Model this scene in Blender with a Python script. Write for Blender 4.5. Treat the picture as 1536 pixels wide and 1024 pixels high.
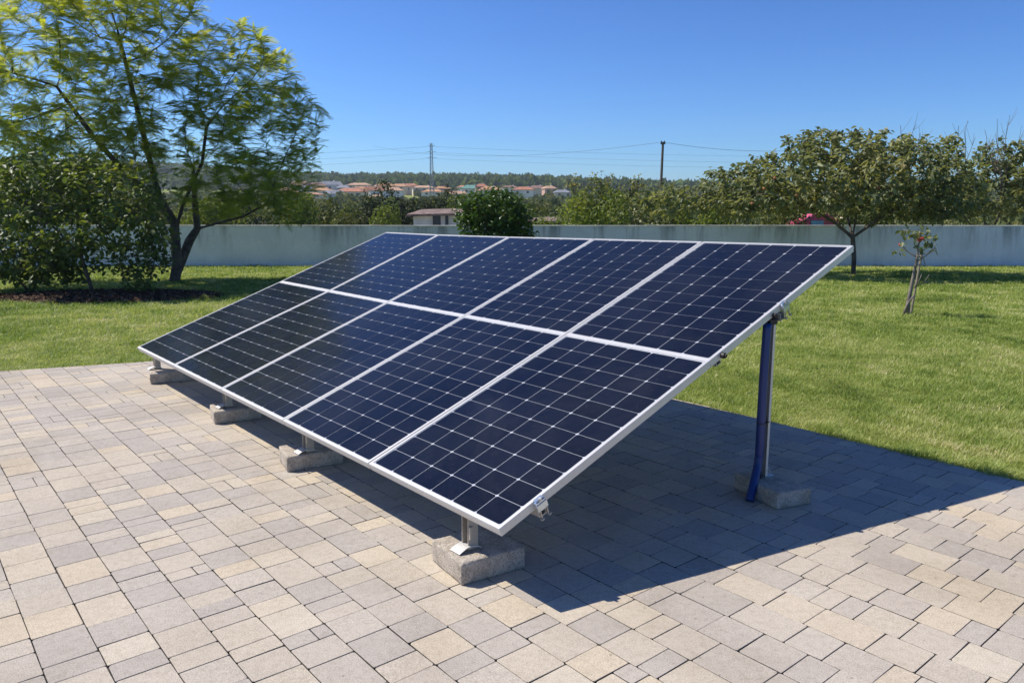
import bpy, math, random
import numpy as np
from mathutils import Vector, Matrix, Euler

# ------------------------------------------------------------ camera, world, sun
for o in list(bpy.data.objects): bpy.data.objects.remove(o)
scn = bpy.context.scene
COL = scn.collection
CAM_H, PITCH, FPX = 1.634, math.radians(9.672), 1154.46
cd = bpy.data.cameras.new('camera'); cam = bpy.data.objects.new('camera', cd); COL.objects.link(cam)
cd.sensor_width = 36; cd.lens = FPX*36/1536; cd.clip_start = 0.05; cd.clip_end = 6000
cam.location = (0, 0, CAM_H); cam.rotation_euler = (math.pi/2-PITCH, 0, 0)
scn.camera = cam
SUN_AZ, SUN_EL = math.radians(-73), math.radians(51.0)
w = bpy.data.worlds.new('World'); scn.world = w; w.use_nodes = True
nt = w.node_tree; nt.nodes.clear()
sky = nt.nodes.new('ShaderNodeTexSky'); sky.sky_type = 'NISHITA'; sky.sun_disc = False
sky.sun_elevation = SUN_EL; sky.sun_rotation = SUN_AZ
sky.air_density = 1.0; sky.dust_density = 0.25; sky.ozone_density = 3.0; sky.altitude = 200
bg = nt.nodes.new('ShaderNodeBackground'); bg.inputs['Strength'].default_value = 0.105
wo = nt.nodes.new('ShaderNodeOutputWorld')
tint = nt.nodes.new('ShaderNodeMix'); tint.data_type = 'RGBA'; tint.blend_type = 'MULTIPLY'; tint.inputs[0].default_value = 1.0
tint.inputs[7].default_value = (0.353, 0.472, 0.613, 1)      # deep clear-air blue
nt.links.new(sky.outputs[0], tint.inputs[6])
gam = nt.nodes.new('ShaderNodeGamma'); gam.inputs[1].default_value = 1.4
nt.links.new(tint.outputs[2], gam.inputs[0]); nt.links.new(gam.outputs[0], bg.inputs[0]); nt.links.new(bg.outputs[0], wo.inputs[0])
sl = bpy.data.lights.new('sun', 'SUN'); sl.energy = 4.4; sl.angle = math.radians(0.53); sl.color = (1.0, 0.94, 0.84)
sun = bpy.data.objects.new('sun', sl); COL.objects.link(sun)
SDIR = Vector((math.sin(SUN_AZ)*math.cos(SUN_EL), math.cos(SUN_AZ)*math.cos(SUN_EL), math.sin(SUN_EL)))
sun.rotation_euler = SDIR.to_track_quat('Z', 'Y').to_euler(); sun.location = (-10, 5, 12)
vs = scn.view_settings; vs.view_transform = 'Standard'; vs.look = 'None'; vs.gamma = 1; vs.exposure = 0.45
vs.use_curve_mapping = False

# ------------------------------------------------------------ helpers
rng = np.random.default_rng(7)
random.seed(7)
CP, SP = math.cos(PITCH), math.sin(PITCH)
def ray(px, py):
    Y = -(py-512)/FPX
    return np.array([(px-768)/FPX, CP+SP*Y, -SP+CP*Y])
def G(px, py, z=0.0):
    d = ray(px, py); return np.array([0, 0, CAM_H])+d*((z-CAM_H)/d[2])
def AT(px, py, y):
    d = ray(px, py); return np.array([0, 0, CAM_H])+d*(y/d[1])

def setp(o, label=None, cat=None, group=None, kind=None):
    if label: o['label'] = label
    if cat: o['category'] = cat
    if group: o['group'] = group
    if kind: o['kind'] = kind
    return o
def link(o, parent=None):
    COL.objects.link(o)
    if parent is not None: o.parent = parent
    return o
def thing(name, loc=(0, 0, 0), rz=0.0, label=None, cat=None, group=None):
    o = bpy.data.objects.new(name, None); o.empty_display_size = 0.1
    link(o); o.location = loc; o.rotation_euler = (0, 0, rz)
    return setp(o, label, cat, group)

class MB:
    """collects shapes into one mesh"""
    def __init__(s): s.v = []; s.f = []; s.m = []; s.uv = []
    def add(s, vs, fs, mi=0, M=None):
        b = len(s.v)
        for v in vs:
            v = Vector(v)
            s.v.append(tuple(M @ v) if M is not None else tuple(v))
        for f in fs: s.f.append(tuple(i+b for i in f)); s.m.append(mi)
    def box(s, c, d, rz=0, mi=0, M=None, bev=0):
        x, y, z = d[0]/2, d[1]/2, d[2]/2
        T = Matrix.Translation(Vector(c)) @ Matrix.Rotation(rz, 4, 'Z')
        if M is not None: T = M @ T
        if bev <= 0:
            vs = [(-x,-y,-z),(x,-y,-z),(x,y,-z),(-x,y,-z),(-x,-y,z),(x,-y,z),(x,y,z),(-x,y,z)]
            fs = [(0,3,2,1),(4,5,6,7),(0,1,5,4),(1,2,6,5),(2,3,7,6),(3,0,4,7)]
        else:
            b = bev
            vs = []; fs = []
            rings = [(-z, b), (-z+b, 0), (z-b, 0), (z, b)]
            for zz, i in rings:
                X, Y = x-i, y-i
                cc = b*0.7
                vs += [(-X+cc,-Y,zz),(X-cc,-Y,zz),(X,-Y+cc,zz),(X,Y-cc,zz),(X-cc,Y,zz),(-X+cc,Y,zz),(-X,Y-cc,zz),(-X,-Y+cc,zz)]
            for r in range(3):
                for k in range(8):
                    a = r*8+k; c2 = r*8+(k+1) % 8
                    fs.append((a, c2, c2+8, a+8))
            fs.append(tuple(range(7, -1, -1))); fs.append(tuple(range(24, 32)))
        s.add(vs, fs, mi, T)
    def tube(s, pts, rad, n=8, mi=0, cap=True):
        pts = [Vector(p) for p in pts]
        if not hasattr(rad, '__len__'): rad = [rad]*len(pts)
        b = len(s.v); up = None
        for i, p in enumerate(pts):
            t = (pts[min(i+1, len(pts)-1)]-pts[max(i-1, 0)])
            if t.length < 1e-9: t = Vector((0, 0, 1))
            t.normalize()
            if up is None: up = t.orthogonal().normalized()
            up = (up-t*up.dot(t))
            if up.length < 1e-6: up = t.orthogonal()
            up.normalize(); sd = t.cross(up)
            for k in range(n):
                a = 2*math.pi*k/n
                s.v.append(tuple(p+(up*math.cos(a)+sd*math.sin(a))*rad[i]))
        for i in range(len(pts)-1):
            for k in range(n):
                k2 = (k+1) % n
                s.f.append((b+i*n+k, b+i*n+k2, b+(i+1)*n+k2, b+(i+1)*n+k)); s.m.append(mi)
        if cap:
            s.f.append(tuple(b+k for k in range(n-1, -1, -1))); s.m.append(mi)
            e = b+(len(pts)-1)*n
            s.f.append(tuple(e+k for k in range(n))); s.m.append(mi)
    def build(s, name, mats, parent=None, smooth=False, loc=None):
        me = bpy.data.meshes.new(name); me.from_pydata(s.v, [], s.f)
        if not isinstance(mats, (list, tuple)): mats = [mats]
        for m in mats: me.materials.append(m)
        if len(mats) > 1: me.polygons.foreach_set('material_index', s.m)
        if smooth: me.polygons.foreach_set('use_smooth', [True]*len(me.polygons))
        me.update()
        o = bpy.data.objects.new(name, me); link(o, parent)
        if loc is not None: o.location = loc
        return o

def quadmesh(name, V, F, mat, parent=None, var=None, smooth=False):
    """V (n,3), F (m,4) int arrays, var (m,) per-face attribute"""
    me = bpy.data.meshes.new(name)
    V = np.ascontiguousarray(V, dtype=np.float32); F = np.ascontiguousarray(F, dtype=np.int32)
    me.vertices.add(len(V)); me.vertices.foreach_set('co', V.ravel())
    k = F.shape[1]
    me.loops.add(F.size); me.loops.foreach_set('vertex_index', F.ravel())
    me.polygons.add(len(F))
    me.polygons.foreach_set('loop_start', np.arange(0, F.size, k, dtype=np.int32))
    me.update(calc_edges=True)
    if smooth: me.polygons.foreach_set('use_smooth', np.ones(len(F), dtype=bool))
    if var is not None:
        a = me.attributes.new('var', 'FLOAT', 'FACE'); a.data.foreach_set('value', np.ascontiguousarray(var, dtype=np.float32))
    me.materials.append(mat)
    o = bpy.data.objects.new(name, me); link(o, parent)
    return o

def norm(a): return a/np.maximum(np.linalg.norm(a, axis=-1, keepdims=True), 1e-9)
def frames(X, up):
    """X (n,3) main direction, up (n,3) approx normal -> rotation rows [X, Y, Z]"""
    X = norm(X); Y = norm(np.cross(up, X)); Z = np.cross(X, Y)
    return np.stack([X, Y, Z], 1)
def inst(TV, TF, pos, R, sc, var=None):
    """instances of a template: TV (k,3), TF (q,4); R rows are axes"""
    n = len(pos); k = len(TV)
    sc = np.broadcast_to(np.asarray(sc, float).reshape(-1, 1) if np.ndim(sc) < 2 else sc, (n, 3))
    L = TV[None]*sc[:, None, :]
    V = np.einsum('nki,nij->nkj', L, R)+pos[:, None]
    F = (TF[None]+(np.arange(n)*k)[:, None, None]).reshape(-1, TF.shape[1])
    vv = None if var is None else np.repeat(var, len(TF))
    return V.reshape(-1, 3), F, vv
def hash3(ix, iy, iz, seed=0):
    h = (ix*374761393+iy*668265263+iz*2147483647+seed*974711).astype(np.int64)
    h = (h ^ (h >> 13))*1274126177 & 0x7fffffff
    return ((h ^ (h >> 16)) & 0xffff)/65535.0
def vnoise(P, s, seed=0):
    P = np.asarray(P, float)*s
    if P.shape[-1] == 2: P = np.concatenate([P, np.zeros(P.shape[:-1]+(1,))], -1)
    i = np.floor(P).astype(np.int64); f = P-i; f = f*f*(3-2*f); r = 0
    for dx in (0, 1):
        for dy in (0, 1):
            for dz in (0, 1):
                wt = (f[..., 0] if dx else 1-f[..., 0])*(f[..., 1] if dy else 1-f[..., 1])*(f[..., 2] if dz else 1-f[..., 2])
                r = r+wt*hash3(i[..., 0]+dx, i[..., 1]+dy, i[..., 2]+dz, seed)
    return r

# ------------------------------------------------------------ materials
def newmat(name):
    m = bpy.data.materials.new(name); m.use_nodes = True
    n = m.node_tree; n.nodes.clear()
    out = n.nodes.new('ShaderNodeOutputMaterial'); p = n.nodes.new('ShaderNodeBsdfPrincipled')
    n.links.new(p.outputs[0], out.inputs[0]); return m, n, p, out
def ramp(n, src, stops):
    r = n.nodes.new('ShaderNodeValToRGB'); e = r.color_ramp.elements
    while len(e) < len(stops): e.new(0.5)
    for el, (t, c) in zip(e, stops): el.position = t; el.color = (*c, 1)
    n.links.new(src, r.inputs[0]); return r.outputs[0]
def noise(n, scale, detail=4, rough=0.6, coord=None, dist=0):
    t = n.nodes.new('ShaderNodeTexNoise'); t.inputs['Scale'].default_value = scale
    t.inputs['Detail'].default_value = detail; t.inputs['Roughness'].default_value = rough
    t.inputs['Distortion'].default_value = dist
    if coord is not None: n.links.new(coord, t.inputs['Vector'])
    return t.outputs['Fac']
def coords(n, which='Object', scale=None):
    c = n.nodes.new('ShaderNodeTexCoord').outputs[which]
    if scale:
        mp = n.nodes.new('ShaderNodeMapping'); mp.inputs['Scale'].default_value = scale
        n.links.new(c, mp.inputs[0]); c = mp.outputs[0]
    return c
def geo(n): return n.nodes.new('ShaderNodeNewGeometry').outputs['Position']
def mix(n, fac, a, b, mode='MIX'):
    m = n.nodes.new('ShaderNodeMix'); m.data_type = 'RGBA'; m.blend_type = mode
    if isinstance(fac, float): m.inputs[0].default_value = fac
    else: n.links.new(fac, m.inputs[0])
    for s, v in ((6, a), (7, b)):
        if isinstance(v, tuple): m.inputs[s].default_value = (*v, 1)
        else: n.links.new(v, m.inputs[s])
    return m.outputs[2]
def bump(n, p, h, strength=0.3, dist=0.01):
    b = n.nodes.new('ShaderNodeBump'); b.inputs['Strength'].default_value = strength
    b.inputs['Distance'].default_value = dist; n.links.new(h, b.inputs['Height'])
    n.links.new(b.outputs[0], p.inputs['Normal'])
def simple(name, col, rough=0.6, metal=0.0, vary=0.12, scale=8, bmp=0.0, bscale=60):
    m, n, p, o = newmat(name); c = coords(n)
    f = noise(n, scale, 5, 0.6, c)
    lo = tuple(x*(1-vary*2) for x in col); hi = tuple(min(1, x*(1+vary)) for x in col)
    n.links.new(ramp(n, f, [(0.3, lo), (0.7, hi)]), p.inputs['Base Color'])
    p.inputs['Roughness'].default_value = rough; p.inputs['Metallic'].default_value = metal
    if bmp: bump(n, p, noise(n, bscale, 4, 0.6, c), bmp, 0.01)
    return m
def leafmat(name, stops, rough=0.5, transl=0.35, spec=0.4, tcol=(1.35, 1.25, 0.6)):
    m, n, p, out = newmat(name)
    a = n.nodes.new('ShaderNodeAttribute'); a.attribute_name = 'var'
    c = ramp(n, a.outputs['Fac'], stops)
    n.links.new(c, p.inputs['Base Color']); p.inputs['Roughness'].default_value = rough
    p.inputs['Specular IOR Level'].default_value = spec
    t = n.nodes.new('ShaderNodeBsdfTranslucent')
    n.links.new(mix(n, 1.0, c, tcol, 'MULTIPLY'), t.inputs[0])
    mx = n.nodes.new('ShaderNodeMixShader'); mx.inputs[0].default_value = transl
    n.links.new(p.outputs[0], mx.inputs[1]); n.links.new(t.outputs[0], mx.inputs[2]); n.links.new(mx.outputs[0], out.inputs[0])
    return m

# pavers
def paver_mat():
    m, n, p, o = newmat('paver_stone')
    a = n.nodes.new('ShaderNodeAttribute'); a.attribute_name = 'var'
    c = ramp(n, a.outputs['Fac'], [(0.0, (.425, .380, .330)), (0.2, (.45, .402, .348)), (0.4, (.48, .425, .358)), (0.55, (.515, .448, .356)),
                                   (0.7, (.495, .442, .375)), (0.85, (.55, .465, .348)), (1.0, (.56, .495, .398))])
    P = geo(n)
    f1 = noise(n, 210, 3, 0.75, P); f2 = noise(n, 1.1, 6, 0.7, P, .5); f3 = noise(n, 32, 5, 0.7, P)
    c = mix(n, 1.0, c, ramp(n, f1, [(0.30, (.58, .56, .54)), (0.5, (.97, .97, .97)), (0.68, (1.28, 1.26, 1.22))]), 'MULTIPLY')
    c = mix(n, 1.0, c, ramp(n, f2, [(0.32, (.84, .825, .80)), (0.5, (.98, .975, .97)), (0.68, (1.07, 1.07, 1.07))]), 'MULTIPLY')
    c = mix(n, 1.0, c, ramp(n, f3, [(0.28, (.84, .83, .81)), (.5, (1, 1, 1)), (0.7, (1.07, 1.07, 1.07))]), 'MULTIPLY')
    vo = n.nodes.new('ShaderNodeTexVoronoi'); vo.inputs['Scale'].default_value = 9; n.links.new(P, vo.inputs['Vector'])
    spots = ramp(n, vo.outputs['Distance'], [(0.035, (.35, .33, .30)), (0.06, (1, 1, 1))])
    c = mix(n, 0.55, c, mix(n, 1.0, c, spots, 'MULTIPLY'))
    n.links.new(c, p.inputs['Base Color']); p.inputs['Roughness'].default_value = 0.88
    p.inputs['Specular IOR Level'].default_value = 0.25
    bump(n, p, f1, 0.55, 0.004); return m
M_paver = paver_mat()
M_sand = simple('joint_sand', (.085, .074, .060), .95, vary=.3, scale=30)
def concrete_mat():
    m, n, p, o = newmat('rough_concrete'); P = coords(n)
    f1 = noise(n, 14, 6, .7, P); f2 = noise(n, 130, 4, .7, P)
    c = ramp(n, f1, [(.3, (.38, .31, .24)), (.5, (.58, .50, .405)), (.7, (.70, .62, .52))])
    c = mix(n, 1.0, c, ramp(n, f2, [(.34, (.50, .48, .46)), (.5, (.95, .95, .95)), (.68, (1.2, 1.18, 1.15))]), 'MULTIPLY')
    n.links.new(c, p.inputs['Base Color']); p.inputs['Roughness'].default_value = .95
    bump(n, p, f2, 1.0, .012); return m
M_conc = concrete_mat()
def alu_mat(name, col, metal, rough):
    m, n, p, o = newmat(name); P = coords(n, 'Object')
    f = noise(n, 6, 4, .6, P); g = noise(n, 90, 3, .6, P)
    c = mix(n, 1.0, ramp(n, f, [(.3, tuple(x*.9 for x in col)), (.7, col)]), ramp(n, g, [(.3, (.93, .92, .9)), (.6, (1, 1, 1))]), 'MULTIPLY')
    n.links.new(c, p.inputs['Base Color'])
    p.inputs['Metallic'].default_value = metal; p.inputs['Roughness'].default_value = rough
    return m
M_alu = alu_mat('anodised_aluminium', (.70, .685, .66), .35, .42)
M_galv = alu_mat('galvanised_steel', (.55, .55, .54), .75, .4)
M_steelwarm = alu_mat('weathered_steel', (.52, .47, .40), .45, .5)
M_flange = alu_mat('beige_steel', (.78, .70, .60), .1, .5)
M_dark = simple('dark_and_shaded_steel', (.035, .03, .028), .55, .3)  # dark bolts and brackets; also shade painted into the rear post's channel
M_blue = alu_mat('blue_plastic_pipe', (.007, .038, .18), 0.0, .35)
M_black = simple('black_plastic', (.015, .015, .016), .5)
M_backsheet = alu_mat('white_backsheet', (.55, .57, .61), 0, .25)
M_back = simple('panel_rear', (.55, .55, .55), .6)
def cell_mat():
    m, n, p, o = newmat('solar_cell_glass')
    uv = n.nodes.new('ShaderNodeUVMap').outputs[0]
    sx = n.nodes.new('ShaderNodeSeparateXYZ'); n.links.new(uv, sx.inputs[0])
    def lines(sock, cnt, w):
        a = n.nodes.new('ShaderNodeMath'); a.operation = 'MULTIPLY'; a.inputs[1].default_value = cnt; n.links.new(sock, a.inputs[0])
        b = n.nodes.new('ShaderNodeMath'); b.operation = 'FRACT'; n.links.new(a.outputs[0], b.inputs[0])
        c = n.nodes.new('ShaderNodeMath'); c.operation = 'LESS_THAN'; c.inputs[1].default_value = w; n.links.new(b.outputs[0], c.inputs[0]); return c.outputs[0]
    l1 = lines(sx.outputs[1], 9, .07)
    l2 = lines(sx.outputs[0], 30, .2)
    a = n.nodes.new('ShaderNodeAttribute'); a.attribute_name = 'var'
    base = ramp(n, a.outputs['Fac'], [(0, (.0040, .0056, .011)), (.5, (.0046, .0068, .015)), (1, (.0056, .0088, .021))])
    base = mix(n, l2, base, (.0085, .011, .025))
    base = mix(n, l1, base, (.014, .018, .036))
    P = geo(n); f = noise(n, 5, 5, .65, P); g = noise(n, 150, 3, .7, P)
    base = mix(n, ramp(n, g, [(.62, (0, 0, 0)), (.8, (.20, .20, .20))]), base, (.10, .10, .11))
    d1 = noise(n, 1.3, 5, .7, P, .6); d2 = noise(n, 22, 4, .75, P)
    base = mix(n, ramp(n, d1, [(.42, (.0, .0, .0)), (.75, (.07, .07, .07))]), base, (.17, .17, .17))
    base = mix(n, ramp(n, d2, [(.55, (.0, .0, .0)), (.75, (.045, .045, .045))]), base, (.18, .18, .18))
    bump(n, p, noise(n, 3.0, 3, .5, P, .4), .10, .004)
    n.links.new(base, p.inputs['Base Color'])
    n.links.new(ramp(n, f, [(.3, (.10, .10, .10)), (.7, (.22, .22, .22))]), p.inputs['Roughness'])
    p.inputs['IOR'].default_value = 1.45
    p.inputs['Specular IOR Level'].default_value = .15
    return m
M_cell = cell_mat()
M_bark = simple('bark', (.125, .098, .078), .9, vary=.35, scale=5, bmp=.8, bscale=22)
M_barkgrey = simple('grey_bark', (.24, .20, .165), .9, vary=.3, scale=6, bmp=.7, bscale=30)
M_twig = simple('bare_twig', (.16, .12, .09), .9)

# ------------------------------------------------------------ ground
def terr(x, y):
    """terrain height"""
    x = np.asarray(x, float); y = np.asarray(y, float)
    yy = np.maximum(y, 1.0); px = 768+FPX*x/yy
    zf = np.interp(y, [23.5, 28, 90, 200, 380, 450, 520, 700, 1050, 1500, 4000], [0, -1.5, -1.5, 1.0, 5.5, 9.5, 13.5, 24, 38, 30, 20])
    crest = np.interp(px, [-800, 0, 250, 420, 520, 640, 760, 860, 1000, 1200, 2400], [1.7, 1.6, 1.5, 1.18, 1.04, 1.07, 1.04, .90, .68, .5, .4])
    wgt = np.clip((y-450)/400, 0, 1)
    z = zf*(1+(crest-1)*wgt)
    back = np.where(y < -5, 0, z)
    return np.where(y > 23.5, z, 0)-0.02+0*back

def ground_mat():
    m, n, p, o = newmat('ground'); P = geo(n)
    f1 = noise(n, .55, 5, .6, P); f2 = noise(n, 7, 5, .7, P); f3 = noise(n, 60, 4, .7, P)
    c = ramp(n, f1, [(.30, (.17, .23, .045)), (.5, (.23, .28, .065)), (.68, (.32, .33, .12))])
    c = mix(n, 1.0, c, ramp(n, f2, [(.3, (.70, .72, .6)), (.65, (1.15, 1.12, 1.1))]), 'MULTIPLY')
    c = mix(n, 1.0, c, ramp(n, f3, [(.3, (.55, .55, .5)), (.65, (1.2, 1.2, 1.15))]), 'MULTIPLY')
    n.links.new(c, p.inputs['Base Color']); p.inputs['Roughness'].default_value = .95
    p.inputs['Specular IOR Level'].default_value = .1
    bump(n, p, f3, 1.0, .03); return m
M_ground = ground_mat()
ys = np.concatenate([np.linspace(-30, 22, 27), np.linspace(23.2, 30, 9), np.geomspace(34, 2500, 60)])
xs = np.linspace(-1, 1, 81)
XX = xs[None, :]*(20+np.maximum(ys, 0)*1.3+10)[:, None]; YY = np.repeat(ys[:, None], len(xs), 1)
ZZ = terr(XX, YY)
nx = len(xs); idx = np.arange(len(ys)*nx).reshape(len(ys), nx)
F = np.stack([idx[:-1, :-1], idx[:-1, 1:], idx[1:, 1:], idx[1:, :-1]], -1).reshape(-1, 4)
ground = quadmesh('ground', np.stack([XX, YY, ZZ], -1).reshape(-1, 3), F, M_ground, smooth=True)
setp(ground, 'mown green lawn rising into far wooded slopes', 'ground', kind='structure')

# ------------------------------------------------------------ patio of stone pavers
A0 = np.array([-0.051, 3.015, 0.33]); AZ = math.radians(129.66); TL = math.radians(21.0)
E1 = np.array([math.cos(AZ), math.sin(AZ), 0]); NH = np.array([math.sin(AZ), -math.cos(AZ), 0])
E2 = NH*math.cos(TL)+np.array([0, 0, math.sin(TL)]); EN = np.cross(E1, E2)
if EN[2] < 0: EN = -EN
def PL(u, v, w=0.0): return A0+E1*u+E2*v+EN*w
R0 = np.array([1.42, 6.61]); RD = np.array([-.627, .779])
corner = np.array([-.91, 9.51])
patio_poly = [np.array(q) for q in [(-14, 4.3), (-14, -3), (6.5, -3), tuple(R0-RD*6.0), (corner[0], corner[1])]]
def clip_poly(poly, a, b):
    """keep the side left of a->b"""
    out = []; d = b-a
    def side(q): return d[0]*(q[1]-a[1])-d[1]*(q[0]-a[0])
    for i in range(len(poly)):
        p, q = poly[i], poly[(i+1) % len(poly)]; sp, sq = side(p), side(q)
        if sp >= 0: out.append(p)
        if (sp >= 0) != (sq >= 0): out.append(p+(q-p)*(sp/(sp-sq)))
    return out
def inpatio(P, m=0.0):
    ok = np.ones(len(P), bool)
    for i in range(len(patio_poly)):
        a, b = patio_poly[i], patio_poly[(i+1) % len(patio_poly)]
        d = (b-a)/np.linalg.norm(b-a)
        ok &= (d[0]*(P[:, 1]-a[1])-d[1]*(P[:, 0]-a[0])) > m
    return ok
def build_patio():
    mb = MB(); var = []; mi = []
    g = 0.0014; g2 = 0.0020; bv = 0.0016
    e1 = E1[:2]; n2 = NH[:2]
    base = R0
    s = 0.0; row = 0
    WD = 0.185
    def paver(u0, u1, s0, s1):
        cs = [base+e1*u+n2*sv for u, sv in ((u0+g, s0+g2), (u1-g, s0+g2), (u1-g, s1-g2), (u0+g, s1-g2))]
        j = [np.array([random.uniform(-1, 1), random.uniform(-1, 1)])*.0016 for _ in cs]
        cs = [a+b for a, b in zip(cs, j)]
        cx = sum(cs)/4
        if cx[1] < .8 and abs(cx[0]) > 3: return
        if cx[1] < -1.2 or cx[0] < -12: return
        area = (cs[1]-cs[0])[0]*(cs[2]-cs[1])[1]-(cs[1]-cs[0])[1]*(cs[2]-cs[1])[0]
        if area < 0: cs = cs[::-1]
        poly = cs
        for i in range(len(patio_poly)):
            poly = clip_poly(poly, patio_poly[i], patio_poly[(i+1) % len(patio_poly)])
            if len(poly) < 3: return
        c = sum(poly)/len(poly)
        # corner cuts: worn corners
        pts = []
        k = len(poly)
        for i in range(k):
            p0, p1, p2 = poly[i-1], poly[i], poly[(i+1) % k]
            cc = random.uniform(.003, .008)
            a = p0-p1; b = p2-p1; la, lb = np.linalg.norm(a), np.linalg.norm(b)
            if la < .02 or lb < .02: pts.append(p1); continue
            pts.append(p1+a/la*cc); pts.append(p1+b/lb*cc)
        k = len(pts)
        z0 = random.gauss(0, .0006); tx, ty = random.gauss(0, .0022), random.gauss(0, .0022)
        def zz(q): return z0+(q[0]-c[0])*tx+(q[1]-c[1])*ty
        b0 = len(mb.v)
        for q in pts: mb.v.append((q[0], q[1], -.02))
        for q in pts: mb.v.append((q[0], q[1], zz(q)-bv))
        for q in pts:
            d = c-q; L = np.linalg.norm(d); r = q+d/max(L, 1e-6)*min(bv*1.2, L*.3)
            mb.v.append((r[0], r[1], zz(r)))
        val = random.random()
        for r in range(2):
            for i in range(k):
                i2 = (i+1) % k
                mb.f.append((b0+r*k+i, b0+r*k+i2, b0+(r+1)*k+i2, b0+(r+1)*k+i)); var.append(val); mi.append(1 if r == 0 else 0)
        mb.f.append(tuple(b0+2*k+i for i in range(k))); var.append(val); mi.append(0)
    for row in range(75):
        s0 = -row*WD
        s1 = s0-WD
        u = -11+random.uniform(0, .2)
        while u < 12.5:
            L = random.choice([.095, .123, .123, .155, .185, .185, .21, .247])
            # now and then a pair of small stones, or a narrow filler, in one bay
            if random.random() < .05:
                h = WD*random.choice([.5, .5, .35])
                paver(u, u+L, s0-h, s0); paver(u, u+L, s1, s0-h)
            else:
                paver(u, u+L, s1, s0)
            u += L
    me = bpy.data.meshes.new('patio'); me.from_pydata(mb.v, [], mb.f)
    a = me.attributes.new('var', 'FLOAT', 'FACE'); a.data.foreach_set('value', var)
    me.materials.append(M_paver); me.materials.append(M_sand); me.polygons.foreach_set('material_index', mi); o = bpy.data.objects.new('patio', me); link(o)
    setp(o, 'beige and grey stone block paving of the patio', 'patio', kind='structure')
    # bedding sheet
    m2 = MB(); P = patio_poly
    m2.add([(q[0], q[1], -.011) for q in P], [tuple(range(len(P)))], 0)
    b = m2.build('patio_bedding', M_sand)
    setp(b, 'sandy joints under the patio paving', 'paving bed', kind='structure')
build_patio()

# ------------------------------------------------------------ grass
M_grass = leafmat('grass_blade', [(0, (.08, .135, .018)), (.22, (.18, .26, .045)), (.5, (.32, .39, .095)), (.75, (.50, .52, .19)), (.9, (.62, .59, .31)), (1, (.70, .60, .40))],
                  rough=.55, transl=.35, spec=.3, tcol=(1.2, 1.25, .6))
def grass():
    T = np.array([[0, -.5, 0], [0, .5, 0], [.12, .38, .55], [.12, -.38, .55], [.42, .08, 1], [.42, -.08, 1]], float)
    TFc = np.array([[0, 1, 2, 3], [3, 2, 4, 5]])
    N = 620000
    # distance sampled ~1/d^2 inside a wedge around the view
    u = rng.random(N); d0, d1 = 4.0, 23.2
    yv = 1/((1-u)/d0+u/d1)
    yv = np.where(rng.random(N) < .35, d0+(d1-d0)*rng.random(N), yv)
    xv = (rng.random(N)*2-1)*(yv*.74+.6)
    P = np.stack([xv, yv], 1)
    ragged = vnoise(P, 16, 12)*.6+vnoise(P, 45, 13)*.4
    keep = ~inpatio(P, 0.005) | (~inpatio(P, .03) & (ragged > .42)) | (~inpatio(P, .06) & (ragged > .66))
    # mulch bed keeps nearly bare
    mb_ = (((P[:, 0]+7.9)/2.1)**2+((P[:, 1]-14.9)/1.05)**2) < 1
    keep &= ~(mb_ & (rng.random(N) < .8))
    P = P[keep]; n = len(P); dist = P[:, 1]
    cl = .6*vnoise(P, 11, 1)+.4*vnoise(P, 27, 4); cl2 = vnoise(P*np.array([1, .8]), 4.2, 2); cl3 = .6*vnoise(P, .7, 3)+.4*vnoise(P, 1.9, 6)
    h = (.009+.036*cl**1.5+.011*rng.random(n))*(.55+.9*cl2)
    edge = inpatio(P, -.12)
    h = np.where(edge, h*1.5, h)
    wdt = .0036*np.maximum(1, dist/5.5)*(.7+.6*rng.random(n))
    h = h*np.clip(dist/9, 1, 1.5)
    ang = rng.random(n)*2*math.pi
    X = np.stack([np.cos(ang), np.sin(ang), np.zeros(n)], 1)
    lean = .5+rng.random(n)*2.6
    R = frames(X, np.tile([0, 0, 1.0], (n, 1)))
    sc = np.stack([h*lean*1.2, wdt, h], 1)
    var = np.clip(.42+.75*(cl3-.5)+.50*(.5-cl2)+.35*(cl-.5)+.42*(rng.random(n)-.5)+(rng.random(n) < .06)*.4, 0, 1)
    pos = np.concatenate([P, np.full((n, 1), -.022)], 1)
    V, F, vv = inst(T, TFc, pos, R, sc, var)
    o = quadmesh('grass', V, F, M_grass, var=vv)
    setp(o, 'short mown grass of the lawn around the patio', 'grass', kind='stuff')
grass()

# ------------------------------------------------------------ tree machinery
def colonize(att, nodes, parents, step=.25, infl=2.0, kill=.35, iters=120, tropism=(0, 0, .0)):
    nodes = [np.array(p, float) for p in nodes]; parents = list(parents)
    att = np.array(att, float); alive = np.ones(len(att), bool)
    near = np.zeros(len(att), int); nd = np.full(len(att), 1e9)
    def upd(st):
        NP = np.array(nodes[st:])
        for c in range(0, len(NP), 64):
            d = np.linalg.norm(att[:, None]-NP[None, c:c+64], axis=2)
            j = d.argmin(1); dm = d[np.arange(len(att)), j]; b = dm < nd
            near[b] = j[b]+st+c; nd[b] = dm[b]
    upd(0); trop = np.array(tropism, float); used = set()
    for it in range(iters):
        alive &= nd > kill
        act = alive & (nd < infl)
        if not act.any(): break
        st = len(nodes)
        for k in np.unique(near[act]):
            sel = act & (near == k)
            v = norm(att[sel]-nodes[k]).sum(0); v = norm(v+trop*sel.sum()+rng.normal(0, .12, 3)*sel.sum()**.5)
            q = nodes[k]+v*step
            key = (int(k), tuple(np.round(q, 2)))
            if key in used: alive[sel & (nd < kill*1.8)] = False; continue
            used.add(key)
            nodes.append(q); parents.append(int(k))
        if len(nodes) == st: break
        upd(st)
    return np.array(nodes), np.array(parents)
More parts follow.
